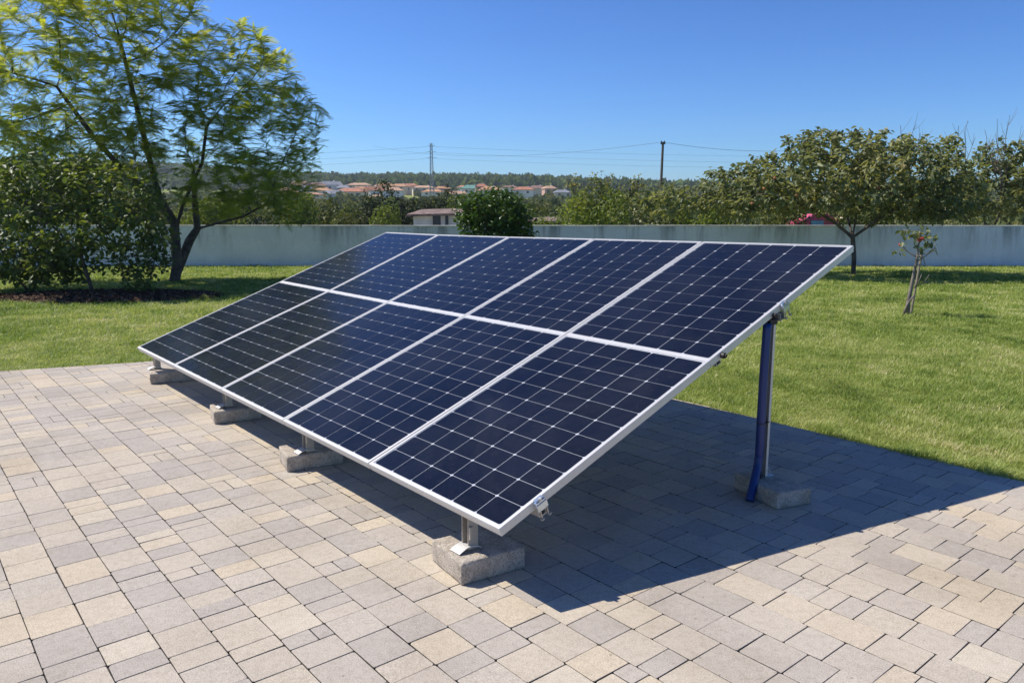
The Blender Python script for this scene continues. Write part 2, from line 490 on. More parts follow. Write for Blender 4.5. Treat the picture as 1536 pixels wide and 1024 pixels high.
def radii(nodes, parents, tip=.006, e=2.3, rmin=None):
    n = len(nodes); r = np.zeros(n); kids = [[] for _ in range(n)]
    for i, p in enumerate(parents):
        if p >= 0: kids[p].append(i)
    acc = np.zeros(n)
    for i in range(n-1, -1, -1):
        r[i] = acc[i]**(1/e) if kids[i] else tip
        r[i] = max(r[i], tip)
        if parents[i] >= 0: acc[parents[i]] += r[i]**e
    return r, kids
def limb_mesh(nodes, parents, r, kids, name, mat, parent=None, nmax=9, minr=0, flare=None):
    mb = MB(); done = np.zeros(len(nodes), bool)
    order = [0]+list(np.argsort(-r))
    starts = [i for i in range(len(nodes)) if parents[i] < 0]
    stack = list(starts)
    while stack:
        i = stack.pop(); path = [i]
        if parents[i] >= 0: path = [parents[i], i]
        cur = i
        while kids[cur]:
            ks = sorted(kids[cur], key=lambda k: -r[k]); stack.extend(ks[1:]); cur = ks[0]; path.append(cur)
        rr = [r[k] for k in path]
        if parents[i] >= 0: rr[0] = rr[1]
        if max(rr) < minr: continue
        ns = nmax if rr[0] > .05 else (6 if rr[0] > .02 else 4)
        mb.tube([nodes[k] for k in path], rr, ns, cap=True)
    return mb.build(name, mat, parent, smooth=True)
def chain(pts, n0=0, parent=-1, sub=3):
    """points -> node/parent lists; linear subdivision"""
    N = []; P = []
    prev = parent
    for i in range(len(pts)-1):
        for k in range(sub):
            t = k/sub; N.append(np.array(pts[i])*(1-t)+np.array(pts[i+1])*t); P.append(prev); prev = n0+len(N)-1
    N.append(np.array(pts[-1], float)); P.append(prev)
    return N, P
def ell(c, r, n, shell=0.0):
    d = norm(rng.normal(size=(n, 3))); u = rng.random(n)**(1/3); u = shell+(1-shell)*u
    return np.array(c)+d*u[:, None]*np.array(r)

LEAF_T = np.array([[0, 0, 0], [.35, .28, .10], [.75, .20, .07], [1, 0, -.05], [.75, -.20, .07], [.35, -.28, .10], [.4, 0, 0]], float)
LEAF_F = np.array([[0, 6, 2, 1], [6, 3, 3, 2], [0, 5, 4, 6], [6, 4, 3, 3]])
LEAF_F = np.array([[0, 3, 2, 1], [0, 5, 4, 3]])
CLUMP_T = np.array([[-.5, -.35, 0], [.45, -.5, .12], [.5, .4, -.1], [-.4, .5, .1]], float); CLUMP_F = np.array([[0, 1, 2, 3]])
def frond_template(pairs=13):
    V = []; Fc = []
    for i in range(pairs):
        t = (i+.6)/pairs; x = t; z = -.28*t*t
        L = .20*math.sin(math.pi*min(1, (t*.80+.2)))**.7; wd = .024
        for sgn in (-1, 1):
            b = len(V); dx = .10
            V += [[x-wd, 0, z], [x+wd, 0, z], [x+wd*.6+dx, sgn*L, z-.05], [x-wd*.6+dx, sgn*L, z-.05]]
            Fc.append([b, b+1, b+2, b+3] if sgn > 0 else [b, b+3, b+2, b+1])
    b = len(V); V += [[0, -.008, 0], [0, .008, 0], [1, .005, -.28], [1, -.005, -.28]]; Fc.append([b, b+1, b+2, b+3])
    return np.array(V, float), np.array(Fc)

def leaves_on(nodes, parents, r, thr, per, size, droop=.3, upw=.8, spread=.12, flat=.5, mat=None, name='crown', parent=None,
              T=LEAF_T, TF=LEAF_F, vseed=0, vlo=0, vhi=1, keep=None):
    ids = np.where((r < thr) & (parents >= 0))[0]
    if keep is not None: ids = ids[keep(nodes[ids])]
    ids = np.repeat(ids, per); n = len(ids)
    a = nodes[parents[ids]]; b = nodes[ids]; t = rng.random((n, 1))
    pos = a*(1-t)+b*t+rng.normal(0, spread, (n, 3))
    dirn = norm(b-a)*.6+norm(rng.normal(size=(n, 3)))*np.array([1, 1, flat])+np.array([0, 0, -droop])
    up = np.array([0, 0, upw])+rng.normal(0, .45, (n, 3))
    R = frames(dirn, up); sc = size*(.65+.6*rng.random(n))
    cl = vnoise(pos, 1.1, vseed)
    var = np.clip(vlo+(vhi-vlo)*(.55*cl+.45*rng.random(n)), 0, 1)
    V, F, vv = inst(T, TF, pos, R, sc, var)
    return quadmesh(name, V, F, mat, parent, var=vv)

# --- tall feathery tree on the left
M_mim = leafmat('feathery_leaf', [(0, (.09, .16, .05)), (.35, (.17, .25, .05)), (.65, (.33, .40, .06)), (1, (.53, .55, .09))], rough=.5, transl=.62, spec=.35)
def feathery_tree():
    b = G(262, 421); Y = b[1]
    t = thing('feathery_tree', tuple(b), label='tall feathery leaved tree with forked trunk and airy yellow-green crown at left', cat='tree')
    def W(px, py, dy=0): return AT(px, py, Y+dy)-b
    # trunk and main limbs
    N, P = chain([W(262, 424), W(266, 395), W(263, 360), W(262, 335), W(240, 302)], 0)
    N[-1:] = N[-1:]
    n0 = len(N)
    limbs = [
        (6, [W(263, 352), W(268, 330), W(275, 305), W(303, 245, .4), W(310, 190, .6)]),
        (1, [W(270, 400), W(284, 362, .3), W(296, 343, .5), W(292, 300, .8), W(290, 260, 1.1)]),
        (None, None)]
    def addl(par, pts):
        nonlocal N, P
        a, c = chain(pts[1:] if par is not None else pts, len(N), par, 3)
        N += a; P += c; return len(N)-1
    kend = addl(6, limbs[0][1])
    k1s = len(N); k1 = addl(1, limbs[1][1])
    iW = [i for i in range(len(N)) if np.allclose(N[i], W(296, 343, .5))][0]
    addl(iW, [W(296, 343, .5), W(330, 334, .2), W(365, 325, -.2), W(400, 305, -.6)])
    i240 = n0-1
    addl(i240, [W(240, 302), W(190, 262, -.3), W(140, 205, -.6), W(85, 130, -.8)])
    addl(i240, [W(240, 302), W(232, 270, .3), W(205, 160, .4), W(180, 60, .2)])
    att = []
    def E(px, py, rx, ry, dy, rd, n, sh=.3):
        c = W(px, py, dy); s = Y/FPX
        att.append(ell(c, (rx*s, rd, ry*s), n, sh))
    E(80, 110, 165, 140, -.3, 2.3, 900); E(-40, 190, 90, 90, -.5, 1.6, 300); E(150, -30, 160, 50, 0, 1.8, 350)
    E(190, 60, 95, 90, .2, 2.0, 420)
    E(355, 120, 88, 86, .3, 1.6, 520)
    E(405, 195, 72, 75, 0, 1.5, 300)
    E(270, 200, 105, 60, .2, 1.6, 260)
    E(395, 268, 75, 45, -.5, 1.4, 300); E(430, 318, 22, 22, -.8, .5, 30); E(455, 170, 30, 60, 0, .8, 70); E(320, 290, 70, 30, 0, 1.0, 90)
    E(120, 215, 130, 55, -.6, 1.8, 300)
    A = np.concatenate(att)
    nodes, par = colonize(A, N, P, step=.2, infl=3.0, kill=.26, iters=90, tropism=(0, 0, .05))
    r, kids = radii(nodes, par, tip=.0058, e=2.25)
    r = np.where(r > .09, np.minimum(r*1.15, .21), r*np.interp(r, [.006, .03, .09], [.7, .6, 1.15]))
    r[n0:kend+1] = np.maximum(r[n0:kend+1], .04); r[k1s:k1+1] = np.maximum(r[k1s:k1+1], np.linspace(.105, .045, k1+1-k1s))
    limb_mesh(nodes, par, r, kids, 'trunk', M_bark, t)
    TV, TF = frond_template()
    ids = np.where((r < .012) & (par >= 0))[0]
    ids = np.repeat(ids, 6); n = len(ids)
    a = nodes[par[ids]]; c = nodes[ids]; tt = rng.random((n, 1)); pos = a*(1-tt)+c*tt
    outw = norm(c-a); hz = norm(rng.normal(size=(n, 3))*np.array([1, 1, .22]))
    R = frames(outw*.6+hz+np.array([0, 0, -.02]), np.array([-.25, -.25, 1.0])+rng.normal(0, .30, (n, 3)))
    sc = .34*(.6+.6*rng.random(n)); cl = vnoise(pos, .9, 5)
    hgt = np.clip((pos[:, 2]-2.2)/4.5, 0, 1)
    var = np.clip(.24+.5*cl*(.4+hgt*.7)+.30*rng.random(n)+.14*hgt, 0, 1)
    keep = rng.random(n) < .86
    V, F, vv = inst(TV, TF, pos[keep], R[keep], sc[keep], var[keep])
    quadmesh('crown', V, F, M_mim, t, var=vv)
    return len(nodes)
print('feathery nodes', feathery_tree())

# --- generic tree/shrub grown into an envelope given in picture terms
def grown(name, label, cat, base_px, blobs, stems, mat, leaf, per, thr=.02, tip=.004, e=2.3, step=.13, kill=.18, infl=1.5, bark=None,
          droop=.3, upw=.8, spread=.05, rmax=.12, group=None, Y=None, vlo=0, vhi=1, fruit=None, flat=.5, base=None, trop=(0, 0, 0), zmin=.05):
    b = G(*base_px) if base is None else np.array(base, float)
    Y = b[1]
    t = thing(name, tuple(b), label=label, cat=cat, group=group)
    s = Y/FPX; att = []
    for (px, py, rx, ry, dy, rd, n) in blobs:
        att.append(ell(AT(px, py, Y+dy)-b, (rx*s, rd, ry*s), n, .2))
    A = np.concatenate(att); A = A[A[:, 2] > zmin]
    N, P = [], []
    for st in stems:
        par = -1
        pts = [AT(q[0], q[1], Y+(q[2] if len(q) > 2 else 0))-b for q in st]
        if N:
            d = [np.linalg.norm(q-pts[0]) for q in N]; j = int(np.argmin(d))
            if d[j] < .35: par = j; pts[0] = N[j]; a, c = chain(pts, len(N)-1, par, 3); a = a[1:]; c = c[1:]; c[0] = par; 
            else: a, c = chain(pts, len(N), -1, 3)
        else: a, c = chain(pts, 0, -1, 3)
        N += a; P += c
    # repair parent order
    P = [int(p) for p in P]
    nodes, par = colonize(A, N, P, step=step, infl=infl, kill=kill, iters=90, tropism=trop)
    r, kids = radii(nodes, par, tip=tip, e=e); r = np.minimum(r, rmax)
    limb_mesh(nodes, par, r, kids, 'trunk', bark or M_bark, t, nmax=8)
    leaves_on(nodes, par, r, thr, per, leaf, droop, upw, spread, flat, mat, 'crown', t, vseed=len(name), vlo=vlo, vhi=vhi)
    return t, nodes, r

M_glossy = leafmat('glossy_dark_leaf', [(0, (.045, .08, .026)), (.45, (.10, .15, .038)), (.75, (.20, .25, .05)), (1, (.42, .43, .09))], rough=.5, transl=.4, spec=.5)
M_olive = leafmat('olive_green_leaf', [(0, (.075, .108, .048)), (.4, (.175, .205, .090)), (.75, (.30, .31, .140)), (.93, (.37, .34, .14)), (1, (.40, .17, .07))], rough=.5, transl=.38, spec=.4)
M_bright = leafmat('bright_green_leaf', [(0, (.022, .060, .008)), (.5, (.050, .115, .014)), (1, (.13, .20, .028))], rough=.4, transl=.3, spec=.5)
M_mid = leafmat('hedge_leaf', [(0, (.040, .058, .018)), (.45, (.09, .115, .030)), (.8, (.17, .18, .045)), (1, (.27, .22, .09))], rough=.6, transl=.3, spec=.2)
M_yel = leafmat('yellow_green_leaf', [(0, (.06, .095, .018)), (.5, (.14, .19, .03)), (1, (.27, .30, .055))], rough=.6, transl=.35, spec=.2)
M_darkl = leafmat('dark_green_leaf', [(0, (.016, .026, .010)), (.5, (.036, .052, .016)), (1, (.085, .095, .028))], rough=.6, transl=.25, spec=.2)

grown('broadleaf_tree', 'low broad-leaved tree with dark glossy leaves and bent trunk in the mulch bed', 'tree', (140, 440),
      [(60, 265, 110, 45, 0, 1.3, 330), (175, 285, 75, 45, 0, 1.2, 250), (110, 340, 110, 42, -.3, 1.3, 230), (205, 345, 50, 36, -.2, 1.0, 150), (85, 395, 80, 30, .3, .9, 160)],
      [[(140, 440), (128, 405), (118, 372), (128, 335), (132, 300)], [(122, 385), (150, 350), (190, 325), (215, 300)], [(120, 378), (85, 345), (45, 310), (10, 280)]],
      M_glossy, .13, 8, thr=.02, step=.17, kill=.22, rmax=.11, droop=.35, spread=.09)
grown('leafy_shrub', 'dark rounded shrub at far left, low to the ground', 'shrub', (40, 436),
      [(20, 375, 75, 50, 0, .9, 300), (70, 395, 45, 35, -.2, .7, 150), (-40, 350, 60, 80, 0, 1.0, 200)],
      [[(45, 438), (42, 410), (30, 385)], [(35, 438), (18, 410), (0, 370)], [(50, 438), (66, 410), (80, 390)]],
      M_glossy, .12, 9, thr=.02, step=.15, kill=.2, rmax=.05, spread=.08)
grown('leafy_shrub', 'small spreading shrub under the feathery tree beside its trunk', 'shrub', (205, 441),
      [(210, 388, 46, 34, 0, .8, 190), (235, 370, 22, 26, .2, .6, 60)],
      [[(205, 441), (208, 420), (205, 395)], [(200, 441), (188, 420), (178, 400)], [(208, 441), (225, 420), (232, 390)]],
      M_glossy, .11, 8, thr=.02, step=.14, kill=.19, rmax=.04, spread=.08)
# umbrella-shaped fruit tree on the right
t, nd, rr = grown('fruit_tree', 'wide umbrella-shaped fruit tree with short forked trunk and olive leaves at right', 'tree', (1280, 411),
      [(1245, 262, 165, 45, 0, 2.2, 900), (1280, 222, 95, 28, 0, 1.6, 360), (1350, 255, 110, 42, .2, 2.0, 500), (1120, 295, 60, 32, -.2, 1.4, 220), (1400, 300, 70, 30, 0, 1.5, 240), (1080, 270, 35, 22, 0, .8, 70), (1275, 296, 125, 20, -.8, 1.5, 240), (1175, 300, 70, 20, -.5, 1.2, 170), (1235, 205, 60, 14, 0, 1.2, 100), (1385, 318, 55, 18, -.3, 1.0, 120), (1085, 312, 60, 18, -.2, 1.0, 120), (1390, 218, 60, 20, .2, 1.2, 120), (1010, 300, 60, 26, -.3, 1.0, 130)],
      [[(1280, 411), (1281, 385), (1279, 356), (1255, 336, -.2), (1228, 318, -.5), (1185, 300, -.8)], [(1279, 356), (1270, 320, .4), (1262, 290, .5)],
       [(1280, 358), (1284, 325, 0), (1288, 290, .2)], [(1280, 358), (1305, 338, 0), (1330, 320, -.3), (1375, 300, -.5)]],
      M_olive, .14, 9, thr=.02, step=.17, kill=.21, infl=2.5, rmax=.15, droop=.5, trop=(0, 0, .02), bark=M_bark)
def fruits(parent, pts, rad, mat, name='fruit'):
    for p in pts:
        mb = MB(); n = 10; vs = []; fs = []
        for i in range(7):
            th = math.pi*i/6
            for k in range(n):
                a = 2*math.pi*k/n; q = math.sin(th)*rad*(1+.06*math.cos(5*a)); vs.append((q*math.cos(a), q*math.sin(a), rad*.85*math.cos(th)-(rad*.12 if i == 0 else 0)))
        for i in range(6):
            for k in range(n): fs.append((i*n+k, (i+1)*n+k, (i+1)*n+(k+1) % n, i*n+(k+1) % n))
        mb.add(vs, fs); mb.build(name, mat, parent, smooth=True, loc=tuple(p))
M_fruit = simple('red_fruit', (.55, .055, .03), .35, vary=.3, scale=20)
M_fruitdull = simple('orange_fruit', (.50, .16, .07), .45, vary=.3, scale=20)
b = G(1280, 411)
fruits(t, [AT(px, py, b[1]-1.6)-b for px, py in ((1146, 283), (1162, 267), (1195, 293), (1318, 282), (1128, 305))], .036, M_fruitdull)
# shrubby tree mass behind the wall, right edge
grown('bushy_tree', 'bushy tree at the right edge behind the wall, rising above the fruit tree', 'tree', None,
      [(1470, 285, 95, 48, 0, 1.5, 420), (1512, 235, 48, 32, 0, 1.0, 200), (1420, 305, 60, 30, 0, 1.0, 150), (1560, 270, 60, 60, 0, 1.4, 200)],
      [[(1480, 400), (1478, 350), (1475, 300)], [(1480, 360), (1500, 320), (1512, 260)], [(1480, 360), (1450, 330), (1430, 300)]],
      M_olive, .15, 10, thr=.02, step=.18, kill=.21, rmax=.09, base=AT(1480, 402, 25.0)*np.array([1, 1, 0])+np.array([0, 0, -1.0]), vhi=.85)
# bare twigs
def bare_shrub(px, py0, tops, Y, label):
    b = AT(px, py0, Y); t = thing('bare_sapling', tuple(b), label=label, cat='tree', group='leafless saplings behind the wall'); mb = MB()
    s0 = AT(px, py0, Y)-b
    for (tx, ty) in tops:
        e = AT(tx, ty, Y+random.uniform(-.3, .3))-b; pts = []
        for i in range(8):
            u = i/7; pts.append(s0*(1-u)+e*u+np.array([math.sin(u*5+tx)*.05, 0, 0])+rng.normal(0, .02, 3))
        mb.tube(pts, [.014*(1-u/8)+.003 for u in range(8)], 4)
        for k in range(5):
            i = random.randint(3, 6); q = pts[i]; d = np.array([random.uniform(-.35, .35), random.uniform(-.2, .2), random.uniform(.2, .5)])
            mb.tube([q, q+d*.5, q+d+np.array([0, 0, .08])], [.006, .005, .003], 3)
    mb.build('branches', M_twig, t)
bare_shrub(1440, 300, [(1425, 200), (1440, 190), (1432, 225), (1450, 180), (1460, 205)], 24.6, 'leafless sapling with thin upright twigs left of the bushy tree')
bare_shrub(1500, 290, [(1478, 195), (1497, 178), (1516, 172), (1530, 200), (1487, 215)], 24.2, 'tallest leafless sapling, its twigs rising over the bushy tree')
bare_shrub(1360, 260, [(1352, 190), (1372, 186), (1390, 205), (1380, 200)], 24.8, 'leafless sapling whose twig tips show above the fruit tree')

# round bush in front of the wall
grown('round_bush', 'dense round bright green bush in front of the wall behind the solar panels', 'bush', None,
      [(742, 325, 58, 42, 0, .85, 900), (735, 305, 42, 22, 0, .6, 300), (745, 355, 60, 40, 0, .9, 500)],
      [[(742, 408), (742, 380), (741, 340)], [(742, 395), (720, 360), (705, 335)], [(742, 395), (765, 360), (778, 335)]],
      M_bright, .105, 12, thr=.02, step=.13, kill=.14, rmax=.05, base=np.array([AT(742, 400, 20.5)[0], 20.5, 0]), droop=.2, spread=.07)

# sapling with red fruits, tied to a stake
def sapling():
    b = G(1358, 470); t = thing('fruit_sapling', tuple(b), label='thin leaning sapling with a few red fruits on the open lawn', cat='tree')
    Y = b[1]
    def W(px, py, dy=0): return AT(px, py, Y+dy)-b
    mb = MB()
    mb.tube([W(1361, 472), W(1362, 455), W(1368, 425), W(1373, 400), W(1376, 385), W(1378, 365), W(1380, 345)], [.042, .034, .028, .023, .018, .013, .007], 8)
    mb.tube([W(1355, 472, -.1), W(1362, 455, -.1), W(1370, 444, -.08)], [.02, .017, .014], 6)
    for pts in ([(1374, 385), (1362, 378), (1352, 368), (1350, 362)], [(1376, 384), (1385, 388), (1388, 397)], [(1376, 382), (1390, 380), (1403, 372), (1406, 382)],
                [(1378, 365), (1390, 352), (1398, 358)], [(1378, 360), (1368, 348), (1355, 345)], [(1372, 430), (1385, 425), (1394, 412)], [(1372, 432), (1380, 418), (1383, 410)], [(1376, 392), (1400, 376), (1404, 366)]):
        mb.tube([W(x, y, random.uniform(-.1, .1)) for x, y in pts], [.012]+[.007]*(len(pts)-1), 5)
    mb.build('trunk', M_barkgrey, t, smooth=True)
    st = MB(); st.tube([W(1366, 472, .08), W(1383, 378, .05)], .018, 7); st.build('stake', simple('stake_wood', (.30, .25, .19), .8), t)
    pos = []
    for (x, y, n) in ((1352, 368, 7), (1350, 378, 6), (1398, 358, 9), (1390, 352, 9), (1378, 350, 9), (1366, 346, 9), (1355, 345, 8), (1394, 368, 9), (1378, 372, 6), (1403, 372, 3), (1372, 358, 6), (1384, 342, 6)):
        for _ in range(n): pos.append(W(x+random.gauss(0, 3.5), y+random.gauss(0, 3.5), random.gauss(0, .08)))
    pos = np.array(pos); n = len(pos)
    R = frames(norm(rng.normal(size=(n, 3)))+np.array([0, 0, -.6]), np.array([0, 0, 1.0])+rng.normal(0, .5, (n, 3)))
    V, F, vv = inst(LEAF_T, LEAF_F, pos, R, .11*(.6+.5*rng.random(n)), rng.random(n)*.8)
    quadmesh('leaves', V, F, M_olive, t, var=vv)
    fruits(t, [W(1383, 358, -.08), W(1379, 360, -.05), W(1351, 367, -.05)], .030, M_fruit)
sapling()

# ------------------------------------------------------------ mulch bed
def mulch():
    M = simple('bark_mulch', (.075, .042, .028), .95, vary=.4, scale=30, bmp=1.0, bscale=90)
    mb = MB(); c = np.array([-7.9, 14.9]); n = 56; rings = 10; vs = [(c[0], c[1], .05)]; fs = []
    for r in range(1, rings+1):
        for k in range(n):
            a = 2*math.pi*k/n; q = r/rings*(1+.08*math.sin(3*a+1)+.05*math.sin(7*a)); x, y = c[0]+2.15*q*math.cos(a), c[1]+1.1*q*math.sin(a)
            vs.append((x, y, .05*(1-(r/rings)**2)-.012-.02*(r == rings)+random.uniform(0, .02)*(r < rings)))
    for k in range(n): fs.append((0, 1+k, 1+(k+1) % n))
    for r in range(rings-1):
        for k in range(n): fs.append((1+r*n+k, 1+(r+1)*n+k, 1+(r+1)*n+(k+1) % n, 1+r*n+(k+1) % n))
    mb.add(vs, fs); o = mb.build('mulch_bed', M); setp(o, 'low bed of reddish brown bark mulch under the left trees', 'mulch bed', kind='stuff')
    N = 5000; a = rng.random(N)*2*math.pi; q = np.sqrt(rng.random(N))*1.05
    pos = np.stack([c[0]+2.15*q*np.cos(a), c[1]+1.1*q*np.sin(a), .05*(1-np.minimum(q, 1)**2)+.012*rng.random(N)], 1)
    R = frames(rng.normal(size=(N, 3))*np.array([1, 1, .3]), np.array([0, 0, 1.0])+rng.normal(0, .4, (N, 3)))
    V, F, vv = inst(CLUMP_T, CLUMP_F, pos, R, np.stack([.07+.05*rng.random(N), .02+.02*rng.random(N), .02*np.ones(N)], 1), rng.random(N))
    Mc = leafmat('mulch_chip', [(0, (.05, .028, .02)), (.6, (.12, .07, .045)), (1, (.22, .15, .10))], rough=.9, transl=0, spec=.1)
    c2 = quadmesh('mulch_chips', V, F, Mc, var=vv); setp(c2, 'scattered bark chips and dead leaves on the mulch bed', 'bark chips', kind='stuff')
mulch()

# ------------------------------------------------------------ boundary wall
def wall():
    m, n, p, o = newmat('painted_render'); P = geo(n)
    mp = n.nodes.new('ShaderNodeMapping'); mp.inputs['Scale'].default_value = (1.6, 1, .22); n.links.new(P, mp.inputs[0])
    f1 = noise(n, 1.2, 6, .7, mp.outputs[0]); f2 = noise(n, 1.1, 5, .6, P); f3 = noise(n, 25, 5, .7, P)
    sx = n.nodes.new('ShaderNodeSeparateXYZ'); n.links.new(P, sx.inputs[0])
    c = ramp(n, f2, [(.3, (.63, .66, .75)), (.7, (.75, .78, .87))])
    st = ramp(n, f1, [(.38, (.42, .42, .42)), (.52, (1, 1, 1))])
    mr = n.nodes.new('ShaderNodeMapRange'); mr.inputs[1].default_value = .45; mr.inputs[2].default_value = 1.18; mr.inputs[3].default_value = .15; mr.inputs[4].default_value = .95
    n.links.new(sx.outputs[2], mr.inputs[0])
    c = mix(n, mr.outputs[0], c, mix(n, 1.0, c, st, 'MULTIPLY'))
    c = mix(n, 1.0, c, ramp(n, f3, [(.3, (.88, .88, .88)), (.6, (1, 1, 1))]), 'MULTIPLY')
    n.links.new(c, p.inputs['Base Color']); p.inputs['Roughness'].default_value = .85
    bump(n, p, f3, .35, .01)
    mcap = simple('wall_cap_mortar', (.62, .62, .60), .9, vary=.2, scale=2)
    t = thing('garden_wall', (0, 23.2, 0), label='long low grey-blue rendered wall across the back of the lawn', cat='wall')
    mb = MB(); mb.box((0, 0, .56), (70, .2, 1.2)); mb.build('wall_face', m, t)
    mb = MB(); x = -35.0
    while x < 35:
        L = random.uniform(2.2, 3.4); L = min(L, 35-x)
        mb.box((x+L/2, 0, 1.175+random.uniform(-.004, .004)), (L-.008, .235, .03), bev=.004); x += L
    mb.build('coping', mcap, t)
wall()

# ------------------------------------------------------------ solar array
UU = [[0, 1.10, 2.19, 3.30, 4.45, 5.60], [0.0, 1.092, 2.17, 3.265, 4.37, 5.54], [0.0, 1.12, 2.205, 3.28, 4.43, 5.51]]
VV = [[0, 0, 0, 0, 0, 0], [1.50, 1.51, 1.515, 1.52, 1.535, 1.55], [3.035, 3.01, 2.985, 2.955, 2.935, 2.94]]
def build_panel(i, j, label):
    c = [np.array([UU[j][i], VV[j][i]]), np.array([UU[j][i+1], VV[j][i+1]]), np.array([UU[j+1][i+1], VV[j+1][i+1]]), np.array([UU[j+1][i], VV[j+1][i]])]
    org = PL(*c[0])
    root = thing('solar_panel', tuple(org), label=label, cat='solar panel', group='solar panels of the ground array')
    gx, gy = .0045, .0002
    def uvp(s, t):  # s,t in metres-ish fractions 0..1
        return (c[0]*(1-s)+c[1]*s)*(1-t)+(c[3]*(1-s)+c[2]*s)*t
    Wd = np.linalg.norm(c[1]-c[0]); Hd = np.linalg.norm(c[3]-c[0])
    def P3(x, y, w):
        s = (gx+(x)*(1-0))/Wd if False else (gx+x*(Wd-2*gx))/Wd
        t = (gy+y*(Hd-2*gy))/Hd
        q = uvp(s, t); return tuple(PL(q[0], q[1], w)-org)
    fw = .0175/Wd; fh = .0175/Hd; th = .042; lip = .0025
    # frame: ring with profile
    mb = MB()
    def ring(x0, y0, w): return [P3(x0, y0*Wd/Hd, w), P3(1-x0, y0*Wd/Hd, w), P3(1-x0, 1-y0*Wd/Hd, w), P3(x0, 1-y0*Wd/Hd, w)]
    bz = .0018/Wd
    rings = [ring(fw, fw, -.004), ring(fw, fw, 0), ring(bz, bz, 0), ring(0, 0, -.0018), ring(0, 0, -th*.52), ring(bz*1.0, bz*1.0, -th*.56), ring(bz*1.0, bz*1.0, -th+.002), ring(bz*2, bz*2, -th), ring(fw*.9, fw*.9, -th)]
    vs = [v for r in rings for v in r]; fs = []
    for a in range(len(rings)-1):
        for k in range(4):
            k2 = (k+1) % 4; fs.append((a*4+k, (a+1)*4+k, (a+1)*4+k2, a*4+k2))
    mb.add(vs, fs); fr = mb.build('frame', M_alu, root)
    # laminate: backsheet + rear
    nc, nr = 6, 11
    x0, x1, y0, y1 = fw, 1-fw, fh, 1-fh
    mb = MB(); V = [P3(x0, y0, -.004), P3(x1, y0, -.004), P3(x1, y1, -.004), P3(x0, y1, -.004)]
    mb.add(V, [(0, 1, 2, 3)], 0)
    V = [P3(x0, y0, -.009), P3(x1, y0, -.009), P3(x1, y1, -.009), P3(x0, y1, -.009)]
    mb.add(V, [(3, 2, 1, 0)], 1)
    mb.build('backsheet', [M_backsheet, M_back], root)
    vs = []; fs = []; uvs = []; var = []
    mx, my = .0055/Wd, .0055/Hd
    X0, X1, Y0, Y1 = x0+mx, x1-mx, y0+my, y1-my
    cw, ch = (X1-X0)/nc, (Y1-Y0)/nr; g1 = .0023/Wd; g2 = .0014/Hd; ccx, ccy = .0080/Wd, .0080/Hd
    pv = random.uniform(.25, .75)
    for a in range(nc):
        for b_ in range(nr):
            xa, xb = X0+a*cw+g1, X0+(a+1)*cw-g1; ya, yb = Y0+b_*ch+g2, Y0+(b_+1)*ch-g2
            k = len(vs); oct_ = [(xa+ccx, ya), (xb-ccx, ya), (xb, ya+ccy), (xb, yb-ccy), (xb-ccx, yb), (xa+ccx, yb), (xa, yb-ccy), (xa, ya+ccy)]
            vs += [P3(x, y, -.0028) for x, y in oct_]; fs.append(tuple(range(k, k+8)))
            uvs += [((x-xa)/(xb-xa), (y-ya)/(yb-ya)) for x, y in oct_]; var.append(min(1, max(0, pv+random.gauss(0, .16))))
    me = bpy.data.meshes.new('cells'); me.from_pydata(vs, [], fs)
    ul = me.uv_layers.new(name='UVMap'); ul.data.foreach_set('uv', np.array(uvs, dtype=np.float32).ravel())
    at = me.attributes.new('var', 'FLOAT', 'FACE'); at.data.foreach_set('value', var)
    me.materials.append(M_cell); link(bpy.data.objects.new('cells', me), root)
    return root
ordn = ['nearest', 'second nearest', 'middle', 'fourth from the near end', 'farthest']
for i in range(5):
    build_panel(i, 0, ordn[i]+' solar panel of the lower row, close above the paving')
    build_panel(i, 1, ordn[i]+' solar panel of the upper row, at the raised back edge')

# mounting rails, legs, clamps
UMAX = 5.55
def rail(v, label, cat='rail', u0=-.045, u1=UMAX):
    root = thing('mounting_rail', tuple(PL(0, v)), label=label, cat=cat, group='rails under the solar panels')
    o0 = PL(0, v); mb = MB(); mi = MB()
    w = .021; top, bot = -.044, -.085
    prof = [(-w, bot), (w, bot), (w, top), (.009, top), (.009, top-.004), (w-.004, top-.004), (w-.004, bot+.004), (-w+.004, bot+.004), (-w+.004, top-.004), (-.009, top-.004), (-.009, top), (-w, top)]
    vs = []
    for u in (u0, u1):
        for (q, z) in prof: vs.append(tuple(PL(u, v+q, z)-o0))
    n = len(prof); fs = [(k, (k+1) % n, n+(k+1) % n, n+k) for k in range(n)]
    fs += [(0, 1, 6, 7), (1, 2, 5, 6), (2, 3, 4, 5), (0, 7, 8, 11), (8, 9, 10, 11)]
    fs += [(n, n+7, n+6, n+1), (n+1, n+6, n+5, n+2), (n+2, n+5, n+4, n+3), (n, n+11, n+8, n+7), (n+8, n+11, n+10, n+9)]
    mb.add(vs, fs); mb.build('channel', M_galv, root)
    return root, o0
def Mplane(u, v, w):
    return Matrix(((E1[0], E2[0], EN[0], 0), (E1[1], E2[1], EN[1], 0), (E1[2], E2[2], EN[2], 0), (0, 0, 0, 1))), Vector(PL(u, v, w))
def pbox(mb, u, v, w, d, o0, bev=.001):
    R, P = Mplane(u, v, w); mb.box((0, 0, 0), d, M=Matrix.Translation(P-Vector(o0)) @ R, bev=bev)
def ptube(mb, a, b, r, o0, n=10): mb.tube([PL(*a)-o0, PL(*b)-o0], r, n)
M_zinc = alu_mat('bright_zinc', (.62, .70, .76), .85, .28)
